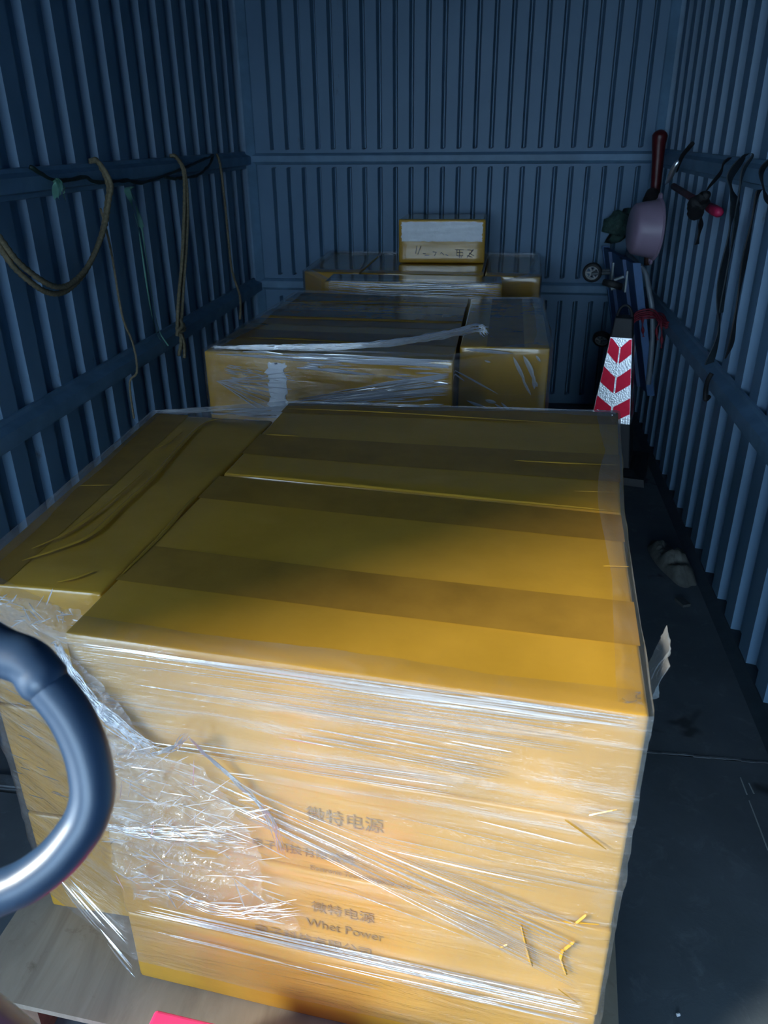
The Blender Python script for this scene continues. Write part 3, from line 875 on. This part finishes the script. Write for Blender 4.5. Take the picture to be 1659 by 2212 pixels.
# gathered rope of film across the middle load
gathered(film_m, [(0.54, 2.372, .876), (0.70, 2.378, .880), (0.90, 2.39, .884), (1.10, 2.43, .892), (1.25, 2.50, .905), (1.36, 2.56, .918), (1.385, 2.56, .905)], 30, .017, .0020, 21, 'gathered whitish twist of film along the front edge', n=90)
# glossy twist over the low front carton of the back load
mb = MB()
for k in range(6):
    sp = spline([(0.64, 3.662, .872 - .008 * k), (0.9, 3.660, .862 - .010 * k), (1.2, 3.658, .866 - .009 * k), (1.43, 3.664, .868 - .012 * k)], 40)
    sp = [p + Vector((0, .003 * noise.noise(p * 12), .006 * noise.noise(p * 9 + Vector((0, k, 0))))) for p in sp]
    mb.tube(sp, [0.001 + 0.0035 * math.sin(math.pi * i / 39) for i in range(40)], 5)
tag(mb.build('gathered_film', CREASE, film_b, True), 'glossy folds of film along the front edge')

# ------------------------------------------------------------------ hand pallet truck
BLACKGRIP = simple('satin_black_coated_steel', (0.018, 0.042, 0.088), 0.36, 0.1, 30, 0.02, 0.0, 0.8)
REDJACK = simple('bright_pink_red_paint', (0.85, 0.045, 0.17), 0.4, 0.05, 10, 0.03)
STEEL = simple('bare_steel', (0.35, 0.36, 0.38), 0.35, 0.2, 20, 0.05, 1.0)
RUBBER = simple('black_rubber', (0.016, 0.017, 0.019), 0.6, 0.3, 20, 0.1)
jack = tag(empty('hand_pallet_truck', (1.10, 0.60, 0)), 'hand pallet truck with a black loop handle and bright pink-red body in the near left', 'pallet truck')
HP = [(1.072, 0.448, 1.130), (1.094, 0.447, 1.122), (1.108, 0.442, 1.108), (1.127, 0.435, 1.087), (1.141, 0.425, 1.062), (1.148, 0.413, 1.036), (1.145, 0.404, 1.017), (1.137, 0.396, 1.003), (1.123, 0.386, 0.987), (1.103, 0.376, 0.973), (1.082, 0.369, 0.964)]
CX = 0.97
loop = [Vector(p) for p in HP] + [Vector((1.03, .355, .940)), Vector((CX, .347, .928)), Vector((0.91, .355, .940))]
loop += [Vector((2 * CX - p[0], p[1], p[2])) for p in HP[::-1]] + [Vector((0.91, .451, 1.150)), Vector((CX, .453, 1.157)), Vector((1.03, .451, 1.150))]
sm = spline(loop + [loop[0]], 120)[:-1]
mb = MB(); mb.tube(sm, 0.0168, 20, closed=True); mb.build('loop_handle', BLACKGRIP, jack, True)
up = spline([HP[3], HP[2], HP[1], HP[0], (1.03, .451, 1.150), (CX, .453, 1.157)], 30)
i0 = 5
mb = MB(); mb.tube(up[i0:], [0.0170 if i < 1 else (0.0190 if i < 4 else 0.0184) for i in range(len(up) - i0)], 20); mb.build('grip_collar', BLACKGRIP, jack, True, 50)
mb = MB(); mb.tube([(CX, .350, .935), (0.975, .40, .78), (1.0, .46, .55), (1.08, .55, .27)], [0.019, 0.019, 0.02, 0.024], 16); mb.build('tow_bar', BLACKGRIP, jack, True, 50)
mb = MB()
mb.prism([(0.955, 0.52, .10), (1.29, 0.48, .10), (1.29, 0.672, .10), (0.955, 0.695, .10)], [(0.970, 0.53, .300), (1.29, 0.51, .300), (1.29, 0.663, .300), (0.978, 0.688, .300)])
o = mb.build('pump_body', REDJACK, jack)
bv = o.modifiers.new('bevel', 'BEVEL'); bv.width = 0.006; bv.segments = 3
for x in (0.915, 1.33):
    mb = MB(); mb.box((x + 0.02, 1.17, 0.058), (0.15, 1.05, 0.045), Matrix.Rotation(-0.02, 3, 'Z')); mb.build('fork', REDJACK, jack)
mb = MB(); mb.lathe([(0.02, -.05), (0.085, -.05), (0.09, -.042), (0.09, .042), (0.085, .05), (0.02, .05)], Matrix.Translation((1.14, 0.57, 0.091)) @ Matrix.Rotation(math.pi / 2, 4, 'Y'), 28)
mb.build('steer_wheel', RUBBER, jack, True, 40)

# ------------------------------------------------------------------ traffic cone
CONE_RED = simple('red_reflective_sheeting', (0.80, 0.008, 0.05), 0.38, 0.06, 60, 0.0, 0.6)
def mat_reflex():
    t = NT('white_prismatic_sheeting')
    v = t.coord()
    vo = t.node('ShaderNodeTexVoronoi'); vo.inputs['Scale'].default_value = 160
    t.link(v, vo.inputs['Vector'])
    t.set(Base_Color=(0.95, 0.96, 0.98), Roughness=0.34, Metallic=0.85, Specular_IOR_Level=0.7)
    t.bump(vo.outputs['Distance'], 0.25, 0.003)
    return t.m
REFLEX = mat_reflex()
RUBK = simple('matte_black_cone_rubber', (0.012, 0.015, 0.02), 0.55, 0.2, 25, 0.1)
TH = math.radians(12)
cone = tag(empty('traffic_cone', (1.985, 3.69, 0)), 'black square traffic cone with red and white chevron bands by the right wall', 'traffic cone')
CB = Vector((1.985, 3.69, 0))
ce, cf = Vector((math.cos(TH), -math.sin(TH), 0)), Vector((-math.sin(TH), -math.cos(TH), 0))   # right, front
LEAN = Vector((-0.0, 0, 0))
def hw(z): return 0.118 - (0.118 - 0.038) * z / 0.74
def ring(z, k=None):
    h = k if k is not None else hw(z)
    return [CB + ce * (sx * h) + cf * (sy * h) + Vector((0, 0, z)) for sx, sy in ((-1, 1), (1, 1), (1, -1), (-1, -1))]
mb = MB(); mb.prism(ring(0.0, .19), ring(0.035, .185)); mb.prism(ring(0.035, .16), ring(0.055, .13)); mb.build('base', RUBK, cone)
mb = MB(); mb.prism(ring(0.05), ring(0.735)); o = mb.build('body', RUBK, cone)
bv = o.modifiers.new('bevel', 'BEVEL'); bv.width = 0.006; bv.segments = 3
mb = MB(); sp = [CB + ce * (0.032 * math.cos(a)) + Vector((0, 0, 0.728 + 0.055 * math.sin(a))) for a in np.linspace(0, math.pi, 16)]
mb.tube(sp, 0.006, 8); mb.build('carry_ring', RUBK, cone, True)
Z0s, Z1s = 0.262, 0.648
def face_pt(fx, fz, off, side):
    z = Z0s + (Z1s - Z0s) * fz; h = hw(z)
    a, b = [(ce, cf), (Vector((-cf.x, -cf.y, 0)), ce), (-ce, -cf), (cf, -ce)][side]
    return CB + b * (h + off) + a * (fx * h * 0.97) + Vector((0, 0, z))
for side in (0, 1, 3):
    n = 8; V = []
    mb = MB()
    for j in range(n + 1):
        for i in range(n + 1): V.append(face_pt(-1 + 2 * i / n, j / n, 0.0012, side))
    mb.add(V, [(j * (n + 1) + i, j * (n + 1) + i + 1, (j + 1) * (n + 1) + i + 1, (j + 1) * (n + 1) + i) for j in range(n) for i in range(n)])
    mb.build('white_sheeting', REFLEX, cone)
    dz = 0.105; hgt = 0.19
    for zc in (0.695, 0.345, -0.005):
        for sx in (-1, 1):
            V = []; m = 8
            for k in range(m + 1):
                fx = 0.055 + (0.985 - 0.055) * k / m
                lo = zc + dz * 1.25 * fx - 0.0; hi = lo + hgt
                V += [face_pt(sx * fx, min(max(lo, 0.012), 0.99), 0.0022, side), face_pt(sx * fx, min(max(hi, 0.012), 0.99), 0.0022, side)]
            mb = MB(); mb.add(V, [(2 * k, 2 * k + 2, 2 * k + 3, 2 * k + 1) for k in range(m)])
            mb.build('red_chevron', CONE_RED, cone)

# ------------------------------------------------------------------ platform trolley stood on end
BLUE = simple('blue_trolley_plate', (0.035, 0.115, 0.27), 0.45, 0.2, 12, 0.1)
NAVY = simple('dark_blue_underside', (0.022, 0.065, 0.17), 0.5, 0.3, 10, 0.1)
GALV = simple('dull_galvanised_steel', (0.22, 0.25, 0.26), 0.45, 0.3, 25, 0.1, 0.6)
GREYP = simple('grey_wheel_plastic', (0.36, 0.38, 0.38), 0.5, 0.15, 25, 0.05)
TUBE = simple('grey_painted_tube', (0.17, 0.21, 0.25), 0.35, 0.15, 15, 0.03)
trol = tag(empty('platform_trolley', (2.12, 4.2, 0.0)), 'blue platform trolley stood on end in the back right corner', 'trolley')
LN = 0.10 / 0.48           # lean towards the wall at the foot
def tp(z, y, dx=0.0):      # point on the deck's underside plane
    return Vector((2.030 + (0.9245 - z) * 0.235 - (y - 3.95) * 0.13 + dx, y, z))
def deck_box(mbx, z0, z1, y0, y1, d0, d1):
    mbx.prism([tp(z0, y0, d0), tp(z0, y0, d1), tp(z0, y1, d1), tp(z0, y1, d0)], [tp(z1, y0, d0), tp(z1, y0, d1), tp(z1, y1, d1), tp(z1, y1, d0)])
mb = MB(); deck_box(mb, 0.30, 0.925, 3.95, 4.55, 0.004, 0.030); mb.build('deck', NAVY, trol)
for ye in (3.942, 4.54):
    mb = MB(); deck_box(mb, 0.295, 0.93, ye, ye + .02, 0.0, 0.036); mb.build('edge_rail', BLUE, trol)
mb = MB(); deck_box(mb, 0.30, 0.925, 4.08, 4.13, -0.012, 0.004); deck_box(mb, 0.30, 0.925, 4.36, 4.41, -0.012, 0.004); mb.build('stiffener', NAVY, trol)
def caster(z, y, turn, off=0.085):
    p = tp(z, y)
    mb = MB(); mb.box(p + Vector((-0.006, 0, 0)), (0.008, 0.085, 0.10)); 
    q = mb.build('caster_plate', GALV, trol)
    c_ = p + Vector((-off, 0.0, 0)) + Vector((0, -0.02 * math.cos(turn), -0.02 * math.sin(turn)))
    ax = Vector((-0.25, -math.cos(turn), -math.sin(turn))).normalized()
    M = Matrix.Translation(c_) @ ax.to_track_quat('Z', 'Y').to_matrix().to_4x4()
    mb = MB(); mb.lathe([(0.034, -.014), (0.044, -.016), (0.049, -.010), (0.050, 0), (0.049, .010), (0.044, .016), (0.034, .014)], M, 32); mb.build('tyre', RUBBER, q, True)
    mb = MB()
    mb.lathe([(0.030, -.012), (0.036, -.012), (0.036, .012), (0.030, .012)], M, 32); mb.lathe([(0.0, -.015), (0.012, -.015), (0.012, .015), (0.0, .015)], M, 16)
    for k in range(6):
        a = k * math.pi / 3
        mb.tube([M @ Vector((.010 * math.cos(a), .010 * math.sin(a), 0)), M @ Vector((.033 * math.cos(a), .033 * math.sin(a), 0))], 0.0055, 6)
    mb.build('hub', GREYP, q)
    mb = MB()
    for s in (-1, 1):
        a = M @ Vector((0, 0, s * .022)); b = p + Vector((-.012, 0, 0)) + ax * (s * .022)
        mb.tube([b, a], 0.009, 6)
    mb.build('fork_bracket', GALV, q)
caster(0.825, 4.37, 0.12, 0.105); caster(0.825, 4.10, 1.40, 0.065); caster(0.49, 4.36, 0.6, 0.10); caster(0.46, 4.12, 1.35, 0.075)
mb = MB()
sp = spline([(2.085, 4.02, 0.895), (2.105, 4.0, 0.87), (2.125, 3.97, 0.80), (2.150, 3.95, 0.70), (2.165, 3.93, 0.55), (2.172, 3.92, 0.36)], 30)
mb.tube(sp, 0.0125, 12); mb.tube([p + Vector((0, .50, 0)) for p in sp], 0.0125, 12)
mb.tube([(2.085, 4.02, 0.895), (2.085, 4.52, 0.895)], 0.0125, 12)
mb.build('push_handle', TUBE, trol, True, 60)
# red cord tied round the trolley and the rail
REDCORD = simple('dark_red_cord', (0.20, 0.012, 0.03), 0.7, 0.3, 60, 0.3)
mb = MB()
cpts = [(2.178, 3.72, 0.69), (2.168, 3.80, 0.715), (2.150, 3.90, 0.70), (2.085, 3.925, 0.685), (2.06, 3.93, 0.66), (2.075, 3.925, 0.70), (2.14, 3.90, 0.715), (2.168, 3.80, 0.69), (2.178, 3.70, 0.70)]
for k in range(3):
    q = [Vector(p) + Vector((0, -0.006 * k, 0.012 * (k - 1))) for p in cpts]
    mb.tube(spline(q, 50), 0.004, 6, lobes=3, twist=180, depth=.2)
for p0, p1, p2 in (((2.10, 3.905, .69), (2.105, 3.89, .64), (2.112, 3.885, .60)), ((2.165, 3.79, .70), (2.172, 3.76, .63), (2.176, 3.75, .58)), ((2.168, 3.80, .70), (2.150, 3.79, .66), (2.160, 3.78, .61))):
    mb.tube(spline([p0, p1, p2], 14), [0.005 + 0.003 * math.sin(i) for i in range(14)], 6)
tag(mb.build('tie_cord', REDCORD, None, True), 'dark red cord knotted around the trolley and the right rail', 'cord')
DKCORD = simple('black_rag', (0.012, 0.010, 0.012), 0.8, 0.3, 40, 0.3)

# ------------------------------------------------------------------ basin, tools and straps on the right wall
MAUVE = simple('mauve_plastic', (0.30, 0.22, 0.30), 0.42, 0.06, 10, 0.02)
basin = tag(empty('washbasin', (2.10, 3.85, 1.12)), 'mauve plastic washbasin hung with its mouth against the right wall', 'basin')
BM = Matrix.Translation((2.118, 3.95, 1.078)) @ Vector((-1.0, -0.10, 0.02)).to_track_quat('Z', 'Y').to_matrix().to_4x4() @ Matrix.Scale(0.80, 4)
prof = [(0.168, 0.0), (0.172, 0.004), (0.168, 0.010), (0.160, 0.012), (0.152, 0.05), (0.144, 0.10), (0.136, 0.130), (0.122, 0.142), (0.0, 0.143)]
inner = [(0.0, 0.138), (0.118, 0.137), (0.131, 0.127), (0.139, 0.10), (0.147, 0.05), (0.154, 0.012), (0.160, 0.002), (0.168, 0.0)]
mb = MB(); mb.lathe(prof + inner, BM, 48); mb.build('bowl', MAUVE, basin, True, 50)
for a in (math.pi / 2, -math.pi / 2):
    mb = MB(); q = [BM @ Vector((.165 * math.cos(a + t), .165 * math.sin(a + t), 0.006)) for t in (-.12, -.06, .06, .12)]
    d = BM.to_3x3() @ Vector((math.cos(a), math.sin(a), 0))
    sp = spline([q[0], q[1] + d * .02, q[2] + d * .02, q[3]], 14); mb.tube(sp, 0.007, 8); mb.build('hanging_lug', MAUVE, basin, True)

DKRED = simple('dark_red_plastic', (0.085, 0.007, 0.010), 0.4, 0.25, 12, 0.05)
t_ = tag(empty('red_tube', (2.15, 4.45, 1.2)), 'dark red tapered tube standing upright in the back right corner above the basin', 'tool')
mb = MB(); mb.tube(spline([(2.172, 4.44, 1.17), (2.170, 4.44, 1.25), (2.164, 4.44, 1.36), (2.160, 4.44, 1.42), (2.160, 4.44, 1.450), (2.160, 4.44, 1.490)], 24),
        [0.022 + 0.018 * (i / 23) if i < 20 else (0.037, 0.032, 0.022, 0.006)[i - 20] for i in range(24)], 16); mb.build('body', DKRED, t_, True)
mb = MB(); mb.tube(spline([(2.150, 4.44, 1.18), (2.165, 4.44, 1.0), (2.178, 4.44, 0.85)], 10), 0.015, 10); mb.build('shaft', simple('brown_wood_shaft', (0.06, 0.022, 0.014), 0.6, 0.3, 20, 0.1), t_, True)
BLK = simple('black_webbing', (0.006, 0.007, 0.009), 0.7, 0.3, 40, 0.3)
def blob(name, pts, rad, label, cat, mat, seed=0, amp=0.35):
    """crumpled soft bundle grown along a short line"""
    mb = MB(); sp = spline(pts, 16)
    seg = 18; V = []
    for i, p in enumerate(sp):
        r_ = rad * (0.35 + 0.65 * math.sin(math.pi * (i + .5) / 16))
        t = (sp[min(i + 1, 15)] - sp[max(i - 1, 0)]).normalized(); a = t.orthogonal().normalized(); b = t.cross(a)
        for k in range(seg):
            an = 2 * math.pi * k / seg
            q = p + (a * math.cos(an) + b * math.sin(an)) * r_
            q = p + (q - p) * (1 + amp * (fbm(q.x * 22 + seed, q.y * 22, q.z * 22) * 2.0))
            V.append(q)
    F = [(i * seg + k, i * seg + (k + 1) % seg, (i + 1) * seg + (k + 1) % seg, (i + 1) * seg + k) for i in range(15) for k in range(seg)]
    F += [tuple(range(seg))[::-1], tuple(15 * seg + k for k in range(seg))]
    mb.add(V, F)
    o = mb.build(name, mat, None, True)
    return tag(o, label, cat)
blob('cloth_bundle', [(2.15, 4.36, 1.225), (2.145, 4.35, 1.19), (2.14, 4.32, 1.15), (2.12, 4.28, 1.13)], 0.045, 'black cloth bundle tied between the dark red tube and the mauve basin', 'cloth', DKCORD, 2, 0.25)
GREENCL = simple('dark_green_netting', (0.035, 0.075, 0.065), 0.75, 0.5, 45, 0.5)
blob('netting_bundle', [(2.09, 4.62, 1.10), (2.05, 4.60, 1.06), (2.01, 4.60, 1.01), (2.0, 4.60, 0.985), (2.06, 4.60, 0.985)], 0.060, 'dark green crumpled netting bundle behind the mauve basin', 'netting', GREENCL, 5, 0.5)
rs = tag(empty('red_stick', (2.10, 3.2, 1.26)), 'slanting red stick with a pink end strapped to the right wall', 'stick')
mb = MB(); mb.tube([(2.165, 3.941, 1.261), (2.165, 3.569, 1.244), (2.165, 3.20, 1.231)], 0.0135, 12); mb.build('shaft', simple('dull_red_rod', (0.13, 0.022, 0.024), 0.5, 0.3, 20, 0.1), rs, True)
mb = MB(); mb.tube([(2.165, 3.205, 1.231), (2.165, 3.12, 1.228), (2.165, 3.06, 1.2265), (2.165, 3.04, 1.226)], [0.0165, 0.0185, 0.0175, 0.010], 14); tag(mb.build('end_grip', simple('pink_rubber_grip', (0.50, 0.02, 0.085), 0.5, 0.2, 30, 0.1), rs, True), 'bright pink end grip')
hb = tag(empty('hooked_bar', (2.13, 3.55, 1.36)), 'curved black bar with a bright chrome tip on the right upper rail', 'tool')
mb = MB(); mb.tube(spline([(2.180, 3.74, 1.436), (2.172, 3.78, 1.415), (2.165, 3.832, 1.39), (2.162, 3.87, 1.36), (2.160, 3.91, 1.325)], 24), 0.009, 8); mb.build('bar', BLK, hb, True)
CHROME = simple('polished_chrome', (0.88, 0.90, 0.93), 0.28, 0.05, 10, 0.0, 0.9)
mb = MB(); mb.tube(spline([(2.160, 3.86, 1.372), (2.146, 3.87, 1.345), (2.138, 3.91, 1.300), (2.136, 3.98, 1.268)], 16), [0.003 + 0.011 * math.sin(math.pi * i / 15) for i in range(16)], 10); tag(mb.build('tip', CHROME, hb, True), 'bright chrome curved tip')

def ribbon(name, pts, wd, label, cat, mat, th=0.002, n=40, parent=None, tw=0.0, face=0.5):
    """flat strap hanging near the right wall; width lies along y"""
    sp = spline(pts, n); mb = MB(); V = []
    for i, p in enumerate(sp):
        wv = tw * math.sin(i * 0.35)
        d = Vector((math.sin(wv + face), math.cos(wv + face), 0)) * wd / 2
        nn_ = Vector((math.cos(wv + face), -math.sin(wv + face), 0)) * th
        V += [p - d - nn_, p + d - nn_, p + d + nn_, p - d + nn_]
    F = [(4 * i + k, 4 * i + (k + 1) % 4, 4 * i + 4 + (k + 1) % 4, 4 * i + 4 + k) for i in range(n - 1) for k in range(4)] + [(0, 1, 2, 3), tuple(4 * n - 4 + k for k in range(4))[::-1]]
    mb.add(V, F)
    o = mb.build(name, mat, parent, True, 50)
    if label: tag(o, label, cat)
    return o
X = 2.165
s1 = tag(empty('strap', (X, 3.2, 1.38)), 'short black strap with a bundled glove-like knot around the red stick', 'strap', 'black straps on the right wall')
ribbon('upper_strap', [(2.18, 3.09, 1.400), (X, 3.10, 1.380), (X, 3.132, 1.347), (X - .02, 3.198, 1.29), (X - .03, 3.22, 1.25)], 0.028, None, None, BLK, parent=s1, tw=.2)
ribbon('strap_tail', [(X - .03, 3.23, 1.235), (X - .01, 3.27, 1.19), (X, 3.297, 1.15), (X, 3.316, 1.089)], 0.036, None, None, BLK, parent=s1, tw=.15)
for sd_, pp, rr_ in ((8, [(2.135, 3.18, 1.275), (2.128, 3.20, 1.25), (2.125, 3.235, 1.225), (2.13, 3.28, 1.20)], 0.034), (3, [(2.14, 3.14, 1.285), (2.13, 3.16, 1.265), (2.13, 3.19, 1.24)], 0.018)):
    o = blob('knot', pp, rr_, None, None, BLK, sd_, 0.4); o.parent = s1; o.matrix_parent_inverse = Matrix.Translation(s1.location).inverted()
SLATE = simple('faded_dark_webbing', (0.022, 0.034, 0.044), 0.75, 0.3, 40, 0.3)
s2 = tag(empty('strap', (X, 2.8, 1.4)), 'long faded slate-grey strap looped over the right upper rail', 'strap', 'black straps on the right wall')
ribbon('hanging_band', [(2.185, 2.95, 1.403), (X, 2.981, 1.346), (X, 2.94, 1.306), (X, 2.865, 1.269), (X + .01, 2.917, 1.208), (X + .01, 2.908, 1.09), (X + .01, 2.888, .956), (X + .01, 2.834, .857), (X, 2.844, .749)], 0.060, None, None, SLATE, n=60, parent=s2, tw=.2)
ribbon('hanging_band', [(2.185, 2.95, 1.403), (2.185, 2.90, 1.415), (2.18, 2.817, 1.413), (X, 2.837, 1.366), (X, 2.835, 1.285), (X + .015, 2.875, 1.20), (X + .015, 2.88, 1.05), (X + .015, 2.865, .92)], 0.026, None, None, SLATE, n=60, parent=s2, tw=.2)
tag(ribbon('strap', [(X + .012, 2.637, 1.325), (X, 2.637, 1.312), (X, 2.643, 1.207), (X, 2.645, 1.099), (X, 2.638, .974), (X, 2.624, .875), (X, 2.656, .819)], 0.034, 'straight jet-black strap hanging down beside the slate-grey one', 'strap', BLK, n=50, tw=.15), group='black straps on the right wall')
tag(ribbon('strap', [(2.185, 2.635, 1.410), (X, 2.637, 1.374), (X, 2.581, 1.328), (X, 2.523, 1.304), (X, 2.45, 1.29)], 0.036, 'curled black strap end at the right edge of the picture', 'strap', BLK, n=30, tw=.2), group='black straps on the right wall')
mb = MB(); mb.tube(spline([(2.178, 2.84, .715), (2.166, 2.83, .69), (2.158, 2.80, .655), (2.16, 2.79, .635), (2.175, 2.81, .64)], 20), 0.008, 8)
tag(mb.build('wall_hook', BLK, None, True), 'small black hook under the right lower rail', 'hook')

# ------------------------------------------------------------------ rag on the floor
RAG = simple('grimy_grey_rag', (0.10, 0.105, 0.095), 0.9, 0.4, 14, 0.5)
mb = MB(); n = 44; V = []
cxr, cyr = 2.135, 2.745
for j in range(n + 1):
    for i in range(n + 1):
        u, v = i / n * 2 - 1, j / n * 2 - 1
        rad = max(abs(u), abs(v)); ang = math.atan2(v, u); L_ = math.hypot(u, v)
        if L_ > 1e-6: u, v = u / L_ * rad, v / L_ * rad
        k = 1 + 0.22 * noise.noise(Vector((math.cos(ang) * 1.6, math.sin(ang) * 1.6, 4)))
        a, b = u * k * 0.060, v * k * 0.195
        # long axis from back left to front right against the skirting
        x = cxr + a * 0.97 + b * -0.20 - 0.01; y = cyr + b * 0.98 + a * 0.2
        h = (1 - rad ** 3) * 0.035 + 0.045 * (1 - rad ** 2) * abs(fbm(x * 11, y * 11, 1.5, 4)) * 2
        x = min(x, 2.188)
        V.append((x, y, 0.002 + max(0, h)))
mb.add(V, [(j * (n + 1) + i, j * (n + 1) + i + 1, (j + 1) * (n + 1) + i + 1, (j + 1) * (n + 1) + i) for j in range(n) for i in range(n)])
tag(mb.build('floor_rag', RAG, None, True), 'crumpled grimy rag lying on the floor against the right wall', 'rag')
mb = MB(); mb.box((2.115, 2.46, 0.006), (0.03, 0.05, 0.010), Matrix.Rotation(.4, 3, 'Z'))
tag(mb.build('rubble_chip', simple('grey_chip', (0.06, 0.07, 0.07), 0.8, .3, 40, .2)), 'small grey chip on the floor below the rag', 'debris')
mb = MB(); mb.tube([(1.829, .983, .003), (1.835, .985, .003)], 0.003, 6)
tag(mb.build('paper_scrap', PAPER), 'tiny white scrap on the floor at the lower right', 'debris')

# ------------------------------------------------------------------ ropes on the left wall
ROPE = simple('tan_jute_rope', (0.20, 0.165, 0.10), 0.85, 0.35, 90, 0.4)
def rope(name, strands, r, label, group='ropes on the left wall', part='strand'):
    root = tag(empty(name, strands[0][0]), label, 'rope', group)
    for pts in strands:
        mb = MB(); L_ = sum((Vector(pts[i + 1]) - Vector(pts[i])).length for i in range(len(pts) - 1))
        mb.tube(spline(pts, max(30, int(L_ / 0.006))), r, 9, lobes=3, twist=260, depth=0.16)
        mb.build(part, ROPE, root, True)
    return root
def L2(pts, x=0.035): return [(x if len(p) == 2 else p[2], p[0], p[1]) for p in pts]
A_ = [(2.80, 1.405, .0), (2.826, 1.400, .02), (2.842, 1.327), (2.812, 1.268), (2.731, 1.168), (2.609, 1.085), (2.514, 1.047), (2.416, 1.031), (2.334, 1.045), (2.255, 1.087), (2.178, 1.147), (2.131, 1.21), (2.09, 1.27), (2.05, 1.34), (2.04, 1.40, .02)]
A2_ = [(p[0] - 0.008 * math.sin(i * .6), p[1] + 0.020 * math.sin(i / 14 * math.pi), *p[2:]) for i, p in enumerate(A_)]
rope('jute_rope', [L2(A_, .036), L2(A2_, .050)], 0.0085, 'thick tan rope hanging in a doubled U loop from the left upper rail')
rope('jute_rope', [L2([(2.79, 1.254), (2.821, 1.11), (2.831, .876), (2.826, .763, .05), (2.824, .66, .05), (2.83, .609, .01), (2.84, .461, 0.0)], .02)], 0.004, 'thin tan cord running down from the U loop past the left lower rail')
rope('jute_rope', [L2([(3.52, 1.405, 0.0), (3.534, 1.402, .02), (3.567, 1.343), (3.538, 1.213), (3.44, .993), (3.355, .849), (3.307, .748), (3.285, .69)], .035),
                   L2([(3.53, 1.404, 0.0), (3.54, 1.400, .02), (3.572, 1.343), (3.565, 1.212), (3.507, 1.06), (3.40, .86), (3.346, .75), (3.29, .69)], .038),
                   L2([(3.31, .755, .05), (3.28, .735, .065), (3.25, .72, .055), (3.30, .715, .065), (3.33, .735, .05)], .05),
                   L2([(3.29, .70, .05), (3.27, .66, .055), (3.24, .615, .05)], .05), L2([(3.30, .70, .05), (3.30, .65, .058), (3.30, .59, .05)], .05), L2([(3.285, .70, .055), (3.285, .65, .062), (3.28, .605, .06)], .05)],
     0.0075, 'tan rope with a knotted tail hanging to the left lower rail')
rope('jute_rope', [L2([(4.12, 1.40, 0.0), (4.134, 1.33, .01), (4.151, 1.078), (4.163, .846), (4.169, .70, .04), (4.169, .578, .03)], .01)], 0.006, 'single tan rope hanging nearest the end wall on the left')
GREENP = NT('green_plastic_strip')
GREENP.set(Base_Color=(0.22, 0.50, 0.38), Roughness=0.22, Alpha=0.8)
GREENP = GREENP.m
sp = L2([(3.031, 1.310, 0.02), (3.040, 1.295), (3.063, 1.249), (3.09, 1.163), (3.095, 1.10), (3.101, .895), (3.125, .75), (3.136, .678, .04)], .012)
root = tag(empty('plastic_strip', sp[0]), 'shiny green plastic strip hanging below the left upper rail', 'strip')
for dy in (0, 0.022):
    q = spline([(p[0] + dy * .2, p[1] + dy, p[2]) for p in sp], 50); mb = MB(); V = []
    for i, p in enumerate(q):
        wd = (0.014 if i < 22 else 0.004) * (1 + .3 * noise.noise(Vector((i * .3, dy * 50, 0))))
        a = 0.6 * math.sin(i * .25 + dy * 90)
        d = Vector((math.sin(a), math.cos(a), 0)) * wd
        V += [p - d, p + Vector((0.002, 0, 0)), p + d]
    mb.add(V, [(3 * i + k, 3 * i + 1 + k, 3 * i + 4 + k, 3 * i + 3 + k) for i in range(49) for k in range(2)])
    mb.build('strand', GREENP, root, True)
DKGREEN = simple('dark_green_cord', (0.012, 0.030, 0.026), 0.6, 0.3, 50, 0.2)
root = tag(empty('green_cord', (0.02, 3.0, 1.36)), 'dark green cord sagging along the left upper rail with a green plastic knot', 'cord')
for pts in ([(2.40, 1.402, .012), (2.413, 1.395, .02), (2.49, 1.366), (2.60, 1.356), (2.719, 1.359), (2.799, 1.339), (3.025, 1.333), (3.194, 1.319), (3.553, 1.347), (3.795, 1.372), (4.011, 1.396, .02)], [(4.011, 1.396, .02), (3.952, 1.357), (3.779, 1.318), (3.544, 1.316), (3.40, 1.325)]):
    mb = MB(); q = spline(L2(pts, .018), 90); mb.tube([p + Vector((0, 0, .003 * noise.noise(p * 30))) for p in q], [0.006 * (1 + .5 * noise.noise(p * 20)) for p in q], 7); mb.build('cord_run', DKGREEN, root, True)
for k in range(5):
    a = k * 1.3
    q = spline([(0.03, 2.50, 1.362), (0.04, 2.50 + .03 * math.cos(a), 1.345 + .012 * math.sin(a)), (0.035, 2.505 + .03 * math.cos(a + .6), 1.318 - .005 * k)], 14)
    mb = MB(); V = []
    for i, p in enumerate(q):
        d = Vector((0.3, math.cos(i * .4 + a), .4)) * 0.012
        V += [p - d, p + d]
    mb.add(V, [(2 * i, 2 * i + 1, 2 * i + 3, 2 * i + 2) for i in range(13)]); mb.build('knot_tuft', GREENP, root, True)
